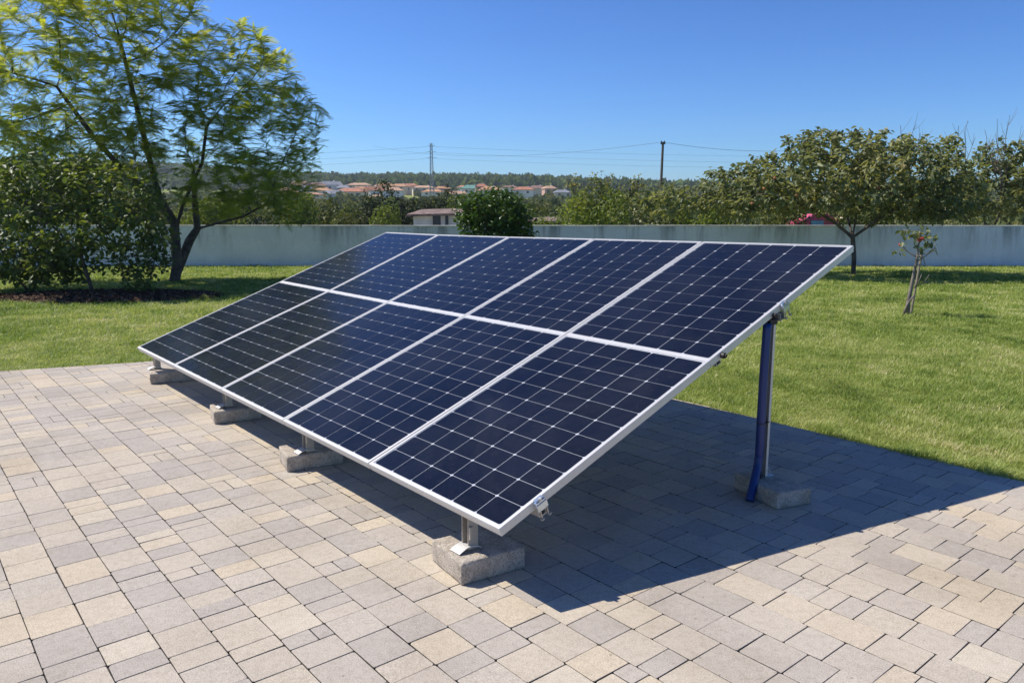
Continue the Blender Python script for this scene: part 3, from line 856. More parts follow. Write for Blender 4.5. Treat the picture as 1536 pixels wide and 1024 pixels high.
def clamp(root, o0, v, big=True):
    mb = MB()
    if big:
        # folded end clamp over the frame edge: cap, outer cheek, lower jaws and bolt
        pbox(mb, -.008, v, -.018, (.020, .056, .040), o0, .006)
        pbox(mb, -.004, v, .0035, (.020, .046, .005), o0, .001)
        pbox(mb, -.019, v, -.030, (.005, .060, .034), o0, .001)
        mb.build('end_clamp', M_zinc, root)
        mb = MB()
        pbox(mb, -.019, v-.019, -.062, (.006, .006, .042), o0, .001); pbox(mb, -.019, v+.019, -.062, (.006, .006, .042), o0, .001)
        pbox(mb, -.022, v-.022, -.084, (.014, .016, .006), o0, .001); pbox(mb, -.022, v+.022, -.084, (.014, .016, .006), o0, .001)
        mb.build('clamp_jaws', M_steelwarm, root)
        mb = MB(); ptube(mb, (-.018, v, .0), (-.018, v, .012), .007, o0, 6); mb.build('bolt', M_galv, root)
    else:
        mb = MB(); ptube(mb, (.004, v, -.022), (-.016, v, -.022), .016, o0, 12); ptube(mb, (-.016, v, -.022), (-.026, v, -.022), .009, o0, 6)
        mb.build('bolt', M_dark, root)
r1, o1 = rail(.225, 'low mounting rail ending in a bright zinc clamp at the near lower corner', u0=-.004); clamp(r1, o1, .225)
r2, o2 = rail(1.60, 'mounting rail under the seam between the two panel rows', u0=.035, u1=5.5); clamp(r2, o2, 1.60, False)
r3, o3 = rail(2.16, 'high mounting rail resting on the rear posts, clamp showing at its near end', u0=-.012, u1=5.5); clamp(r3, o3, 2.20)
mb = MB(); ptube(mb, (.004, 2.10, -.030), (-.014, 2.10, -.030), .013, o3, 10); mb.build('bolt', M_dark, r3)

def conc_block(loc, rz, L, Wd, H, label, seed):
    """cast block with worn, uneven edges"""
    rs = np.random.default_rng(seed); n = (9, 7, 4)
    import bmesh
    bm = bmesh.new(); bmesh.ops.create_cube(bm, size=1)
    bmesh.ops.scale(bm, vec=(L, Wd, H), verts=bm.verts)
    bmesh.ops.bevel(bm, geom=list(bm.edges), offset=.012, segments=2, affect='EDGES', profile=.6)
    bmesh.ops.subdivide_edges(bm, edges=[e for e in bm.edges if e.calc_length() > .04], cuts=9, use_grid_fill=True)
    for v in bm.verts:
        p = np.array(v.co)[None]+seed*3.1
        k = (vnoise(p, 22, seed)[0]-.5)*.007+(vnoise(p, 60, seed+1)[0]-.5)*.004
        v.co += v.co.normalized()*k
        if v.co.z < -H/2+.006: v.co.z = -H/2
        v.co.z += H/2
    me = bpy.data.meshes.new('concrete_block'); bm.to_mesh(me); bm.free(); me.materials.append(M_conc)
    me.polygons.foreach_set('use_smooth', [True]*len(me.polygons))
    o = bpy.data.objects.new('concrete_block', me); link(o); o.location = loc; o.rotation_euler = (0, 0, rz)
    return setp(o, label, 'concrete block', 'concrete footing blocks of the solar array')
# front blocks: near corner on the ground, width along E1, length along NH
fb = [((-.222, 3.165), .30, .335, .105, 'large front concrete block under the nearest corner of the array', 0.0),
      ((-1.42, 4.66), .27, .36, .10, 'front concrete block, second from the near corner', 0.0),
      ((-2.30, 5.76), .27, .36, .10, 'front concrete block, third from the near corner', 0.0),
      ((-3.44, 7.15), .27, .42, .10, 'farthest front concrete block, near the grass edge', 0.0)]
ang_n = math.atan2(NH[1], NH[0])
blockc = []
for k, (c0, wd, ln, h, lb, dr) in enumerate(fb):
    yaw = ang_n-math.radians([8, 12, 12, 14][k])
    ax = np.array([math.cos(yaw), math.sin(yaw)]); ay = np.array([-math.sin(yaw), math.cos(yaw)])
    c = np.array(c0)+ax*ln/2+ay*wd/2; blockc.append((c, yaw, h))
    conc_block((c[0], c[1], .001), yaw, ln, wd, h, lb, 11+k)
def front_leg(x, y, z0, label):
    """short post: two-lipped upright and bent foot plate"""
    # height of rail underside at this spot
    u = (np.array([x, y])-A0[:2]) @ E1[:2]; hn = (np.array([x, y])-A0[:2]) @ NH[:2]; v = hn/math.cos(TL)
    zt = A0[2]+v*math.sin(TL)-.046/math.cos(TL)
    root = thing('front_leg', (x, y, z0), ang_n, label=label, cat='support leg', group='short front legs of the array')
    H = zt-z0
    mb = MB(); w, d, tk = .028, .05, .005
    mb.box((0, -d/2+tk/2, H/2+.002), (w*2, tk, H-.004), bev=.0008); mb.box((0, d/2-tk/2, H/2+.002), (w*2, tk, H-.004), bev=.0008)
    mb.box((w-tk/2+.001, 0, H/2+.002), (tk, d-2*tk-.001, H-.006))
    mb.box((-w+.012, -d/2-.006, H*.42), (.020, .012, H*.30), bev=.002)
    mb.build('upright', M_steelwarm, root)
    mb = MB(); n = 8; vs = []; fs = []
    for i in range(n+1):
        t = i/n; xx = -.085+t*.125; zz = .0035+.020*math.sin(math.pi*t)**1.0*(1 if t < .6 else 1)
        for yy in (-.036, .036):
            for dz in (0, .004): vs.append((xx, yy, zz+dz))
    for i in range(n):
        a = i*4; b2 = a+4
        fs += [(a+1, b2+1, b2+3, a+3), (a, a+2, b2+2, b2), (a, b2, b2+1, a+1), (a+2, a+3, b2+3, b2+2)]
    fs += [(0, 1, 3, 2), (n*4, n*4+2, n*4+3, n*4+1)]
    mb.add(vs, fs); mb.build('foot_plate', M_galv if False else M_alu, root)
    return root
legpx = [(705, 822), (463, 677), (342, 610), (236, 553)]
nm = ['nearest', 'second', 'third', 'farthest']
for k, (px, py) in enumerate(legpx):
    g = G(px, py, .105 if k == 0 else .10); front_leg(g[0], g[1], blockc[k][2]+.001, nm[k]+' short steel front leg, standing on its concrete block')
# rear post + block
px_, py_ = PL(.035, 2.13)[:2]
conc_block((1.505, 4.258, .001), math.radians(112), .375, .24, .095, 'rear concrete block with the tall post and blue pipe', 31)
def rear_post(x, y, label, block=True):
    v = ((np.array([x, y])-A0[:2]) @ NH[:2])/math.cos(TL); zt = A0[2]+v*math.sin(TL)-.095; z0 = .096
    root = thing('rear_post', (x, y, z0), math.radians(36), label=label, cat='support post', group='tall rear posts of the array'); H = zt-z0
    mb = MB()
    mb.box((0, .018, H/2+.001), (.05, .004, H)); mb.build('web', M_dark, root)  # dark inside of the channel: its shade is put into the colour
    mb = MB(); mb.box((.0275, 0, H/2), (.004, .042, H-.002), bev=.0006); mb.box((.020, -.0215, H/2), (.019, .003, H-.002), bev=.0006); mb.build('flange', M_flange, root)
    mb = MB(); mb.box((-.0275, 0, H/2), (.004, .042, H-.002), bev=.0006); mb.build('flange', M_dark, root)  # same channel as the beige flange, shade painted in by the dark colour
    mb = MB(); mb.box((.040, -.004, .030), (.018, .034, .058), bev=.002); mb.tube([(.040, -.018, .038), (.040, -.028, .038)], .009, 6)
    mb.box((.052, 0, .003), (.055, .07, .006), bev=.001); mb.build('base_bracket', M_galv, root)
    mb = MB(); mb.box((0, 0, H+.016), (.07, .06, .03), bev=.003); mb.build('head_bracket', M_dark, root)
    return root
rear_post(px_, py_, 'tall rear post standing on a concrete block with the blue pipe alongside')
# blue conduit
def conduit():
    b = G(1124, 752); zt = PL(.03, 2.06)[2]-.06
    tx, ty = px_-.030, py_-.040
    P_ = [(b[0], b[1], .004), (b[0]+(tx-b[0])*.42, b[1]+(ty-b[1])*.42, .085), (b[0]+(tx-b[0])*.84, b[1]+(ty-b[1])*.84, .17), (tx-.003, ty-.003, .225), (tx, ty, .28), (tx, ty, .7), (tx+.006, ty+.004, zt)]
    # smooth
    pts = []
    for i in range(len(P_)-1):
        p0, p1, p2, p3 = [np.array(P_[max(0, min(len(P_)-1, i+k))]) for k in (-1, 0, 1, 2)]
        for s in range(6):
            t = s/6; pts.append(.5*((2*p1)+(-p0+p2)*t+(2*p0-5*p1+4*p2-p3)*t*t+(-p0+3*p1-3*p2+p3)*t**3))
    pts.append(np.array(P_[-1])); o0 = np.array(P_[0])
    root = thing('blue_conduit', tuple(o0), label='blue plastic cable pipe running down the rear post and kicking out over the block', cat='pipe')
    mb = MB(); mb.tube([p-o0 for p in pts], .0245, 18); mb.build('pipe', M_blue, root, smooth=True)
    mb = MB()
    for z in (.43, ):
        mb.tube([np.array((tx, ty, z))-o0, np.array((tx, ty, z+.006))-o0], .0262, 18)
        mb.box(tuple(np.array((tx+.020, ty+.022, z+.003))-o0), (.045, .055, .005), rz=math.radians(36))
    mb.build('cable_tie', M_black, root)
conduit()

# ------------------------------------------------------------ far things
def crown_blob(n, seed, lobes=7, rx=1.0, rz=1.0, size=.1):
    rs = np.random.default_rng(seed); pos = []; nor = []
    for k in range(lobes):
        a = rs.random()*2*math.pi; q = rs.random()**.5*.72; zc = .18+.5*rs.random()
        c = np.array([math.cos(a)*q*rx, math.sin(a)*q*rx, zc*rz]); R = np.array([rx, rx, rz*.8])*(.28+.22*rs.random())
        m = n//lobes; d = norm(rs.normal(size=(m, 3))); u = .72+.33*rs.random((m, 1)); pos.append(c+d*u*R); nor.append(d)
    # a lower skirt
    m = n//5; a = rs.random(m)*2*math.pi; q = .6+.35*rs.random(m)
    pos.append(np.stack([np.cos(a)*q*rx, np.sin(a)*q*rx, rs.random(m)*.45*rz], 1)); nor.append(norm(np.stack([np.cos(a), np.sin(a), .2*np.ones(m)], 1)))
    pos = np.concatenate(pos); nor = np.concatenate(nor); n = len(pos)
    up = norm(nor+rs.normal(0, .55, (n, 3))); X = norm(np.cross(up, rs.normal(size=(n, 3))))
    R = frames(X, up); sc = size*(.6+.7*rs.random(n))
    var = np.clip(.5*vnoise(pos, 3.0/rx, seed)+.5*rs.random(n), 0, 1)
    return inst(LEAF_T*np.array([1, 1.3, 1]), LEAF_F, pos, R, sc, var)
protos = {}
def far_tree(px, topy, wpx, Y, mat, kind, label, name='background_tree', zb=None, group='trees and shrubs behind the wall', leaf=None):
    x = (px-768)/FPX*Y*1.0
    x = AT(px, 300, Y)[0]; zb = float(terr(x, Y)) if zb is None else zb
    top = AT(px, topy, Y)[2]; h = top-zb; wr = wpx*(1.45 if px > 780 and Y < 40 else 1.2)/FPX*Y/2
    t = thing(name, (x, Y, zb), random.random()*6, label=label, cat='tree' if 'tree' in name else 'shrub', group=group)
    ls = leaf or max(.11, Y*.0032)
    # number of leaves scales with picture area
    n = int(min(14000, 5.5*(wr*2*h)/(ls*ls)*.9)); n = max(n, 1500)
    V, F, vv = crown_blob(n, kind*17+int(px), 8, wr, h*.95, ls)
    V[:, 2] += h*.04
    # normalise the crown to its height
    V[:, 2] *= h/np.percentile(V[:, 2], 99.7)
    quadmesh('crown', V, F, mat, t, var=vv)
    mb = MB(); mb.tube([(0, 0, -.1), (.05*h, .02, h*.3), (0, .05*h, h*.6)], [.035*h, .025*h, .012*h], 6)
    for k in range(4):
        a = k*1.6; mb.tube([(.03*h, 0, h*.3), (math.cos(a)*wr*.5, math.sin(a)*wr*.5, h*.65)], [.015*h, .006*h], 5)
    mb.build('trunk', M_bark, t, smooth=True)
    return t
# (px, top y, width px, distance, material, label)
FT = [
 (330, 292, 110, 50, M_yel, 'yellowish shrub seen between the trunks of the feathery tree'),
 (395, 300, 90, 47, M_darkl, 'dull green shrub right of the feathery tree, under its lowest branch'),
 (440, 285, 70, 52, M_yel, 'yellow-green tree below the left end of the town'),
 (490, 293, 66, 56, M_mid, 'rounded olive tree behind the wall, second cluster from the left'),
 (545, 290, 60, 54, M_darkl, 'dark bush in front of the big orange roof'),
 (520, 305, 50, 46, M_mid, 'low scrubby bush just above the wall, left of the shed'),
 (575, 300, 52, 50, M_yel, 'light green bush left of the tall dark tree'),
 (612, 274, 78, 58, M_darkl, 'tall dark tree beside the pylon, left of the shed'),
 (660, 284, 62, 62, M_darkl, 'dark green tree directly behind the shed roof'),
 (690, 292, 44, 60, M_yel, 'small bright tree at the right of the shed roof'),
 (800, 300, 40, 60, M_mid, 'small dull tree just right of the round bush'),
 (840, 290, 70, 34, M_yel, 'bright yellow-green shrub behind the wall, right of the round bush'),
 (878, 268, 74, 32, M_mid, 'taller reddish green shrub with pale shoots left of the utility pole'),
 (925, 275, 70, 30, M_mid, 'bushy shrub between the reddish shrub and the utility pole'),
 (962, 292, 64, 28.5, M_olive, 'leafy grey-green shrub close behind the wall by the utility pole'),
 (1010, 284, 70, 30, M_mid, 'shrub directly right of the utility pole'),
 (1050, 292, 70, 28, M_yel, 'bright green shrub at the left fringe of the fruit tree'),
 (1095, 280, 70, 29, M_olive, 'shrub behind the left side of the fruit tree'),
 (1150, 285, 90, 31, M_mid, 'dark shrub behind the middle of the fruit tree'),
 (1330, 280, 110, 31, M_mid, 'dark shrub behind the right half of the fruit tree'),
 (1410, 285, 100, 29, M_olive, 'shrub behind the fruit tree near its right tip'),
 (900, 284, 80, 27, M_yel, 'low light green shrub close to the wall below the reddish shrub'),
 (985, 278, 80, 34, M_mid, 'broad dull shrub right behind the utility pole'),
 (60, 240, 200, 55, M_darkl, 'large dark tree behind the wall at the far left'),
 (190, 262, 150, 52, M_mid, 'dull green tree behind the wall left of the forked trunk'),
]
for k, (px, ty, wp, Y, m_, lb) in enumerate(FT):
    nm_ = 'background_tree' if 'tree' in lb.split(',')[0].split(' ')[1:4] or ' tree' in lb[:24] else 'background_shrub'
    far_tree(px, ty, wp, Y, m_, k, lb, name=nm_)
# loose upright shoots over the hedge
def shoots():
    for (px, py, lab) in ((905, 258, 'pale leafy shoot sticking out above the reddish shrub'), (862, 262, 'thin leafy shoot left of the reddish shrub top'), (950, 262, 'pale leafy shoot nearest the utility pole')):
        Y = 30.5; z0 = float(AT(px, 292, Y)[2]); b = np.array([AT(px, 292, Y)[0], Y, z0]); t = thing('leafy_shoot', tuple(b), label=lab, cat='branch', group='leafy shoots above the hedge')
        mb = MB(); pos = []
        for k in range(6):
            tip = AT(px+random.uniform(-16, 16), py+random.uniform(0, 16), Y)-b; pts = [np.zeros(3), tip*.5+np.array([.04, 0, .03]), tip]
            mb.tube(pts, [.012, .008, .004], 4)
            for i in range(16): u = random.uniform(.3, 1.02); pos.append(tip*u+rng.normal(0, .05, 3))
        mb.build('stem', M_twig, t); pos = np.array(pos); n = len(pos)
        R = frames(rng.normal(size=(n, 3)), np.array([0, 0, 1.0])+rng.normal(0, .5, (n, 3)))
        V, F, vv = inst(LEAF_T, LEAF_F, pos, R, .13*(.6+.6*rng.random(n)), .5+.45*rng.random(n)); quadmesh('leaves', V, F, M_olive, t, var=vv)
shoots()

# wooded hill as one mass
def hill_wood():
    N = 5200; pos = []; rs = np.random.default_rng(3)
    while len(pos) < N:
        y = rs.uniform(530, 1180); px = rs.uniform(-250, 1750); x = (px-768)/FPX*y
        pos.append((x, y))
    pos = np.array(pos); z = terr(pos[:, 0], pos[:, 1])
    Vs, Fs, vs_ = [], [], []; off = 0
    base = [crown_blob(110, 50+k, 4, 1.0, 1.0, .62) for k in range(6)]
    for k in range(len(pos)):
        V, F, vv = base[k % 6]; sc = rs.uniform(3.5, 6.5); hh = rs.uniform(5.5, 9.5)
        a = rs.random()*6.28; ca, sa = math.cos(a), math.sin(a)
        P = np.stack([(V[:, 0]*ca-V[:, 1]*sa)*sc, (V[:, 0]*sa+V[:, 1]*ca)*sc, V[:, 2]*hh-1], 1)+np.array([pos[k, 0], pos[k, 1], z[k]])
        Vs.append(P); Fs.append(F+off); off += len(V); vs_.append(np.clip(vv*.6+rs.random()*.45, 0, 1))
    M = leafmat('distant_wood_leaf', [(0, (.045, .080, .022)), (.5, (.09, .138, .036)), (1, (.18, .22, .055))], rough=.8, transl=.3, spec=.1)
    o = quadmesh('wood', np.concatenate(Vs), np.concatenate(Fs), M, var=np.concatenate(vs_))
    setp(o, 'distant wooded ridge beyond the town', 'woodland', kind='stuff')
hill_wood()
def scrub():
    """low growth on the flat land between the wall and the town"""
    rs = np.random.default_rng(9); N = 2600; Vs, Fs, vs_ = [], [], []; off = 0
    base = [crown_blob(130, 70+k, 4, 1.0, 1.0, .42) for k in range(5)]
    for k in range(N):
        y = 85*(560/85)**rs.random(); px = rs.uniform(-250, 1750); x = (px-768)/FPX*y; z = float(terr(x, y)); s = rs.uniform(1.2, 2.4)*(1+y/500)
        if 360 < y < 540 and 380 < px < 860 and rs.random() < .5: continue
        V, F, vv = base[k % 5]; P = V*np.array([s, s, s*rs.uniform(.8, 1.3)])+np.array([x, y, z-.3]); Vs.append(P); Fs.append(F+off); off += len(V)
        vs_.append(np.clip(vv*.6+rs.random()*.4, 0, 1))
    o = quadmesh('scrub', np.concatenate(Vs), np.concatenate(Fs), M_mid, var=np.concatenate(vs_))
    setp(o, 'low scrub on the slope between the wall and the town', 'scrub', kind='stuff')
scrub()

# town
WALLC = {'white': (.72, .70, .66), 'cream': (.66, .56, .42), 'grey': (.42, .43, .44), 'pink': (.60, .36, .28), 'blue': (.42, .52, .62), 'ochre': (.66, .42, .20)}
ROOFC = {'orange': (.48, .25, .12), 'red': (.42, .17, .09), 'brown': (.26, .15, .11), 'grey': (.24, .25, .28), 'salmon': (.54, .33, .20), 'green': (.13, .30, .24)}
MW = {k: simple('house_wall_'+k, v, .85, vary=.08, scale=.4) for k, v in WALLC.items()}
MR = {k: simple('roof_tiles_'+k, v, .85, vary=.2, scale=.7) for k, v in ROOFC.items()}
M_win = simple('window_glass', (.03, .04, .055), .15)
def house(px, basey, wpx, hpx, Y, wc, rc, hip, rz, label):
    x = AT(px, 300, Y)[0]; z = AT(px, basey, Y)[2]; wd = wpx*1.18/FPX*Y; h = hpx/FPX*Y
    zt = float(terr(x, Y)); z = max(z, zt-1)
    t = thing('house', (x, Y, z), rz, label=label, cat='house', group='houses of the far town')
    dp = wd*.75; mb = MB(); mb.box((0, 0, h/2-1.5), (wd, dp, h+3)); mb.build('wall', MW[wc], t)
    rh = h*.55; ov = .4; a, b_ = wd/2+ov, dp/2+ov; rx = a*.45 if hip else a; mb = MB()
    vs = [(-a, -b_, h-.05), (a, -b_, h-.05), (a, b_, h-.05), (-a, b_, h-.05), (-rx, 0, h+rh), (rx, 0, h+rh)]
    vs += [(-a, -b_, h-.3), (a, -b_, h-.3), (a, b_, h-.3), (-a, b_, h-.3)]
    mb.add(vs, [(0, 1, 5, 4), (2, 3, 4, 5), (1, 2, 5), (3, 0, 4), (6, 7, 1, 0), (7, 8, 2, 1), (8, 9, 3, 2), (9, 6, 0, 3), (9, 8, 7, 6)])
    rf = mb.build('roof', MR[rc], t)
    mb = MB(); mb.box((wd*.2, dp*.1, h+rh*.8), (.8, .8, rh*.9)); mb.build('chimney', MW['white'], rf)
    nwin = max(2, int(wd/4))
    for k in range(nwin):
        mb = MB(); xx = -wd/2+(k+.5)*wd/nwin; mb.box((xx, -dp/2-.02, h*.55), (1.3, .12, min(1.5, h*.4))); mb.build('window', M_win, t)
    mb = MB(); mb.box((dp*0+wd/2+.02, 0, h*.5), (.12, 1.4, min(1.6, h*.4))); mb.build('window', M_win, t)
HS = [
 (428, 294, 26, 8, 400, 'pink', 'salmon', True, .3, 'pinkish house at the left end of the town, low salmon roof'),
 (452, 288, 22, 10, 420, 'white', 'brown', False, -.5, 'white gabled house at the left of the town with brown roof'),
 (475, 287, 26, 8, 440, 'ochre', 'brown', True, .2, 'ochre house with a brown hipped roof beside the white gabled house'),
 (498, 288, 22, 10, 450, 'white', 'grey', False, .6, 'white house with a steep grey roof in the left half of the town'),
 (516, 289, 16, 7, 440, 'grey', 'grey', True, 0, 'low grey house with grey roof, left of the big orange roof'),
 (540, 284, 30, 6, 470, 'cream', 'salmon', True, .1, 'long cream house with flat salmon roof behind the big orange roof'),
 (466, 297, 34, 5, 370, 'cream', 'orange', True, 0, 'long low house with orange roof at the front left of the town'),
 (502, 300, 20, 9, 360, 'blue', 'grey', False, .2, 'small pale blue house in the front row of the town'),
 (527, 298, 36, 10, 380, 'cream', 'red', True, -.1, 'house with the big orange-red roof in the front row'),
 (561, 296, 22, 10, 400, 'white', 'red', False, .8, 'white house with red roof just right of the big orange-red roof'),
 (578, 287, 24, 8, 450, 'ochre', 'orange', True, .3, 'bright ochre house with orange roof near the middle of the town'),
 (566, 302, 18, 6, 350, 'ochre', 'salmon', True, .1, 'small ochre house lowest in the town, left of the tall dark tree'),
 (600, 287, 24, 7, 470, 'cream', 'orange', True, -.3, 'cream house with orange roof left of the pylon'),
 (636, 288, 28, 6, 460, 'cream', 'salmon', True, .2, 'wide cream house with pale roof at the foot of the pylon'),
 (664, 289, 20, 6, 470, 'pink', 'orange', True, .1, 'pink house with orange roof right of the pylon'),
 (684, 298, 22, 7, 380, 'blue', 'salmon', False, .4, 'pale blue house behind the trees right of the pylon'),
 (707, 292, 26, 9, 440, 'white', 'green', True, .1, 'house with a greenish roof left of the round bush'),
 (722, 287, 14, 7, 420, 'pink', 'red', True, .1, 'little house with a bright red roof touching the round bush'),
 (786, 293, 26, 8, 430, 'white', 'red', True, -.2, 'white house with red roof right of the round bush'),
 (806, 291, 22, 8, 470, 'cream', 'brown', True, .2, 'cream house with brown roof at the right end of the town'),
 (824, 290, 16, 7, 450, 'pink', 'salmon', True, .3, 'small pink house at the far right end of the town'),
 (440, 297, 22, 7, 375, 'white', 'salmon', True, .2, 'front-row white house at the far left, partly behind the feathery tree'),
 (485, 293, 24, 7, 410, 'cream', 'orange', True, -.2, 'cream house with orange roof between the white gabled houses'),
 (548, 291, 22, 7, 425, 'cream', 'orange', False, .5, 'cream gabled house peeping over the big orange-red roof'),
 (590, 294, 26, 8, 405, 'white', 'salmon', True, .1, 'white house with wide salmon roof left of the tall dark tree'),
 (616, 285, 20, 6, 500, 'white', 'red', True, 0, 'white house with red roof on the skyline of the town behind the tall dark tree'),
 (650, 295, 26, 7, 400, 'white', 'orange', True, -.1, 'white house with orange roof in front of the pylon foot'),
 (735, 294, 26, 9, 400, 'cream', 'orange', True, .2, 'cream house with orange roof behind the top of the round bush'),
 (697, 286, 18, 5, 500, 'white', 'orange', True, .2, 'small white house with orange roof behind the greenish-roofed house'),
 (765, 288, 20, 6, 470, 'white', 'brown', True, .2, 'white house with brown roof behind the right shoulder of the round bush'),
 (843, 296, 22, 7, 400, 'cream', 'grey', True, .2, 'cream house with grey roof nearest the yellow-green shrub'),
 (827, 273, 10, 3.5, 800, 'white', 'grey', True, 0, 'lone pale house high on the wooded ridge'),
]
for h_ in HS: house(*h_)

# garden shed beyond the wall
def shed(px0, px1, ebase, eave, ridge, Y, wallm, roofm, label, name='shed'):
    x0, x1 = AT(px0, 320, Y)[0], AT(px1, 320, Y)[0]; xc = (x0+x1)/2; zb = -1.55; ze = AT(px0, eave, Y)[2]; zr = AT(px0, ridge, Y)[2]
    t = thing(name, (xc, Y, zb), -.0, label=label, cat='shed'); W_ = (x1-x0); D = 3.6; H = ze-zb
    mb = MB(); mb.box((0, D/2, H/2), (W_*.94, D, H)); mb.build('wall', wallm, t)
    mb = MB(); a = W_/2+.25; r = zr-zb
    vs = [(-a, -.35, H-.02), (a, -.35, H+.06), (a*.9, D/2, r+.1), (-a*.7, D/2, r), (-a, D+.3, H), (a, D+.3, H+.05)]
    vs += [(v[0], v[1], v[2]-.12) for v in vs]
    mb.add(vs, [(0, 1, 2, 3), (3, 2, 5, 4), (7, 6, 9, 8), (8, 9, 10, 11), (0, 6, 7, 1), (1, 7, 8, 2), (2, 8, 11, 5), (4, 10, 9, 3), (3, 9, 6, 0), (5, 11, 10, 4)])
    mb.build('roof', roofm, t)
    for xx, w2, hh in ((-W_*.1, .45, .8), (W_*.06, .18, 1.2)):
        mb = MB(); mb.box((xx, -.02, H-.1-hh/2), (w2, .1, hh)); mb.build('window' if w2 > .3 else 'door', M_win, t)
M_shedw = simple('shed_wall', (.66, .63, .57), .9, vary=.12, scale=1.5)
M_shedr = simple('shed_roof_tiles', (.23, .16, .13), .9, vary=.35, scale=3, bmp=.6, bscale=12)
shed(617, 712, 340, 321, 314, 45, M_shedw, M_shedr, 'white garden shed with sagging brown tiled roof just beyond the wall')
shed(795, 868, 340, 332, 327, 38, M_shedw, M_shedr, 'low building with dark roof showing above the wall right of the round bush', 'low_building')
# gravel yard strip beyond the wall
mb = MB(); c0 = AT(520, 337, 30); mb.add([(-9, 36, -.05), (-2.2, 36, -.05), (-2.2, 44, .12), (-8.2, 44, .12)], [(0, 1, 2, 3)])
mb.add([(-9, 36, -1.6), (-2.2, 36, -1.6), (-2.2, 36, -.05), (-9, 36, -.05)], [(0, 1, 2, 3)])
mb.add([(-2.2, 36, -1.6), (-2.2, 44, -1.6), (-2.2, 44, .12), (-2.2, 36, -.05)], [(0, 1, 2, 3)])
o = mb.build('terrace', simple('pale_gravel', (.36, .32, .27), .95, vary=.2, scale=2)); setp(o, 'pale gravel terrace just beyond the wall, left of the shed', 'terrace', kind='structure')
# pink hut
def pink_hut():
    Y = 31; x0, x1 = AT(1196, 320, Y)[0], AT(1258, 320, Y)[0]; t = thing('pink_stall', ((x0+x1)/2, Y, -1.5), label='bright pink stall with a pale blue panel seen under the fruit tree', cat='stall')
    W_ = x1-x0; zt = AT(1230, 321, Y)[2]+1.5; Mp = simple('pink_paint', (.62, .09, .16), .5, vary=.2, scale=3); Mb_ = simple('pale_blue_paint', (.20, .42, .58), .5)
    mb = MB(); a = W_/2
    vs = [(-a, 0, 0), (a, 0, 0), (a, 0, zt), (-a*.2, 0, zt), (-a*.45, 0, zt-.22), (-a, 0, zt-.34)]; n = len(vs); vs += [(v[0], 1.2, v[2]) for v in vs]
    mb.add(vs, [tuple(range(n)), tuple(range(2*n-1, n-1, -1))]+[(k, n+k, n+(k+1) % n, (k+1) % n) for k in range(n)]); mb.build('body', Mp, t)
    mb = MB(); mb.box((-a*.02, -.03, zt-.36), (a*.6, .04, .2)); mb.build('panel', Mb_, t)
    mb = MB(); mb.box((a*1.35, .1, zt-.2), (a*.4, .5, .14), bev=.05); mb.build('awning', MW['cream'], t)
pink_hut()

# pylon
M_pyl = simple('galvanised_lattice', (.30, .32, .34), .6, .3)
M_wire = simple('cable', (.07, .08, .09), .6)
YP = 300.0
def pylon():
    bx, _, _ = AT(648, 285, YP); zb = float(terr(bx, YP)); zt = AT(647, 215, YP)[2]; H = zt-zb
    t = thing('pylon', (bx, YP, zb), label='thin lattice power pylon rising above the town', cat='pylon')
    mb = MB(); w0, w1 = .85, .34; sec = 16
    def cw(u): return w0+(w1-w0)*u
    cs = [(-1, -1), (1, -1), (1, 1), (-1, 1)]
    for sx, sy in cs: mb.tube([(sx*w0, sy*w0, 0), (sx*w1, sy*w1, H)], [.13, .09], 4)
    for i in range(sec):
        u0, u1 = i/sec, (i+1)/sec
        for k in range(4):
            a, b_ = cs[k], cs[(k+1) % 4]; wa, wb = cw(u0), cw(u1)
            mb.tube([(a[0]*wa, a[1]*wa, u0*H), (b_[0]*wb, b_[1]*wb, u1*H)], .055, 3)
            mb.tube([(b_[0]*wa, b_[1]*wa, u0*H), (a[0]*wb, a[1]*wb, u1*H)], .055, 3)
            mb.tube([(a[0]*wb, a[1]*wb, u1*H), (b_[0]*wb, b_[1]*wb, u1*H)], .05, 3)
    mb.build('lattice_tower', M_pyl, t)
    arms = []
    for (py, L, sd) in ((219, 1.4, 1), (228, 1.7, -1), (237, 1.9, 1)):
        z = AT(648, py, YP)[2]-zb; mb = MB()
        for s in (-1, 1):
            mb.tube([(0, 0, z+.3), (s*L, 0, z)], [.09, .06], 4); mb.tube([(0, 0, z-.4), (s*L, 0, z)], [.07, .05], 4)
        mb.build('crossarm', M_pyl, t); arms.append((z+zb, L))
    return bx, zb, arms
pbx, pzb, arms = pylon()
def sagwire(a, b, sag, r, label, cat='cable', group=None):
    a = np.array(a, float); b = np.array(b, float); mb = MB(); pts = []
    for i in range(25):
        u = i/24; q = a*(1-u)+b*u; q[2] -= sag*4*u*(1-u); pts.append(q-a)
    mb.tube(pts, r, 4); o = mb.build('power_line', M_wire, loc=tuple(a)); setp(o, label, cat, group)
GW = 'power lines of the pylon'
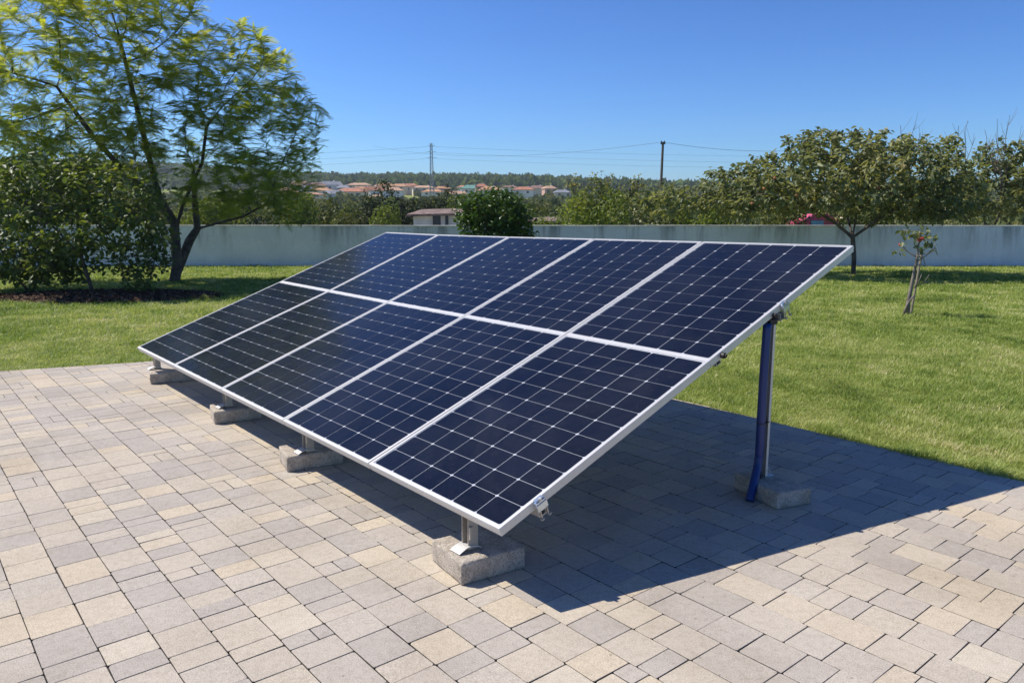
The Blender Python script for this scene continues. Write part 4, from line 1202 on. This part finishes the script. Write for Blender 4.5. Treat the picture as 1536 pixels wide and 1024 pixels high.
for k, (z, L) in enumerate(arms):
    lv = ['top', 'middle', 'lowest'][k]
    for s in (-1, 1):
        sd = 'left' if s < 0 else 'right'
        a = (pbx+s*L, YP, z-.3)
        e = AT(-60 if s < 0 else 1700, [226, 236, 243][k], YP+60)
        sagwire(a, e, 3.2, .034, f'{lv} power line leaving the pylon to the {sd}', group=GW)
# utility pole
def upole():
    Y = 60; b = AT(990, 300, Y); zb = float(terr(b[0], Y)); zt = AT(994, 213, Y)[2]; xt = AT(994.5, 213, Y)[0]; xb = AT(990, 292, Y)[0]
    t = thing('utility_pole', (xb, Y, zb), label='single wooden utility pole standing behind the hedge', cat='utility pole')
    mb = MB(); mb.tube([(-.05, 0, 0), ((xt-xb)*.4, 0, (zt-zb)*.5), (xt-xb, 0, zt-zb)], [.13, .115, .09], 10); mb.build('pole', simple('pole_wood', (.13, .105, .085), .9, vary=.25), t)
    mb = MB(); mb.box((xt-xb, 0, zt-zb-.12), (.36, .16, .10)); mb.tube([(xt-xb-.12, 0, zt-zb-.08), (xt-xb-.12, 0, zt-zb+.08)], .04, 8); mb.tube([(xt-xb+.12, 0, zt-zb-.08), (xt-xb+.12, 0, zt-zb+.08)], .04, 8)
    mb.build('insulator_bracket', M_dark, t)
    p = np.array([xt, Y, zt])
    sagwire(p+np.array([.1, 0, -.03]), AT(1230, 224, 58), .35, .014, 'thick cable leaving the utility pole towards the fruit tree')
    sagwire(p+np.array([-.1, 0, -.02]), AT(560, 219, 110), 1.2, .012, 'thin cable leaving the utility pole towards the pylon')
    
upole()

# haze over everything
def haze():
    mb = MB(); mb.box((0, 1250, 42.4), (7600, 2600, 92))
    m = bpy.data.materials.new('haze'); m.use_nodes = True; n = m.node_tree; n.nodes.clear()
    o = n.nodes.new('ShaderNodeOutputMaterial'); v = n.nodes.new('ShaderNodeVolumePrincipled')
    v.inputs['Color'].default_value = (.80, .88, 1, 1); v.inputs['Density'].default_value = .00024; v.inputs['Anisotropy'].default_value = .3
    n.links.new(v.outputs[0], o.inputs['Volume'])
    ob = mb.build('haze', m); setp(ob, 'thin bluish air over the landscape', 'haze', kind='stuff')
USE_HAZE = True
if USE_HAZE: haze()
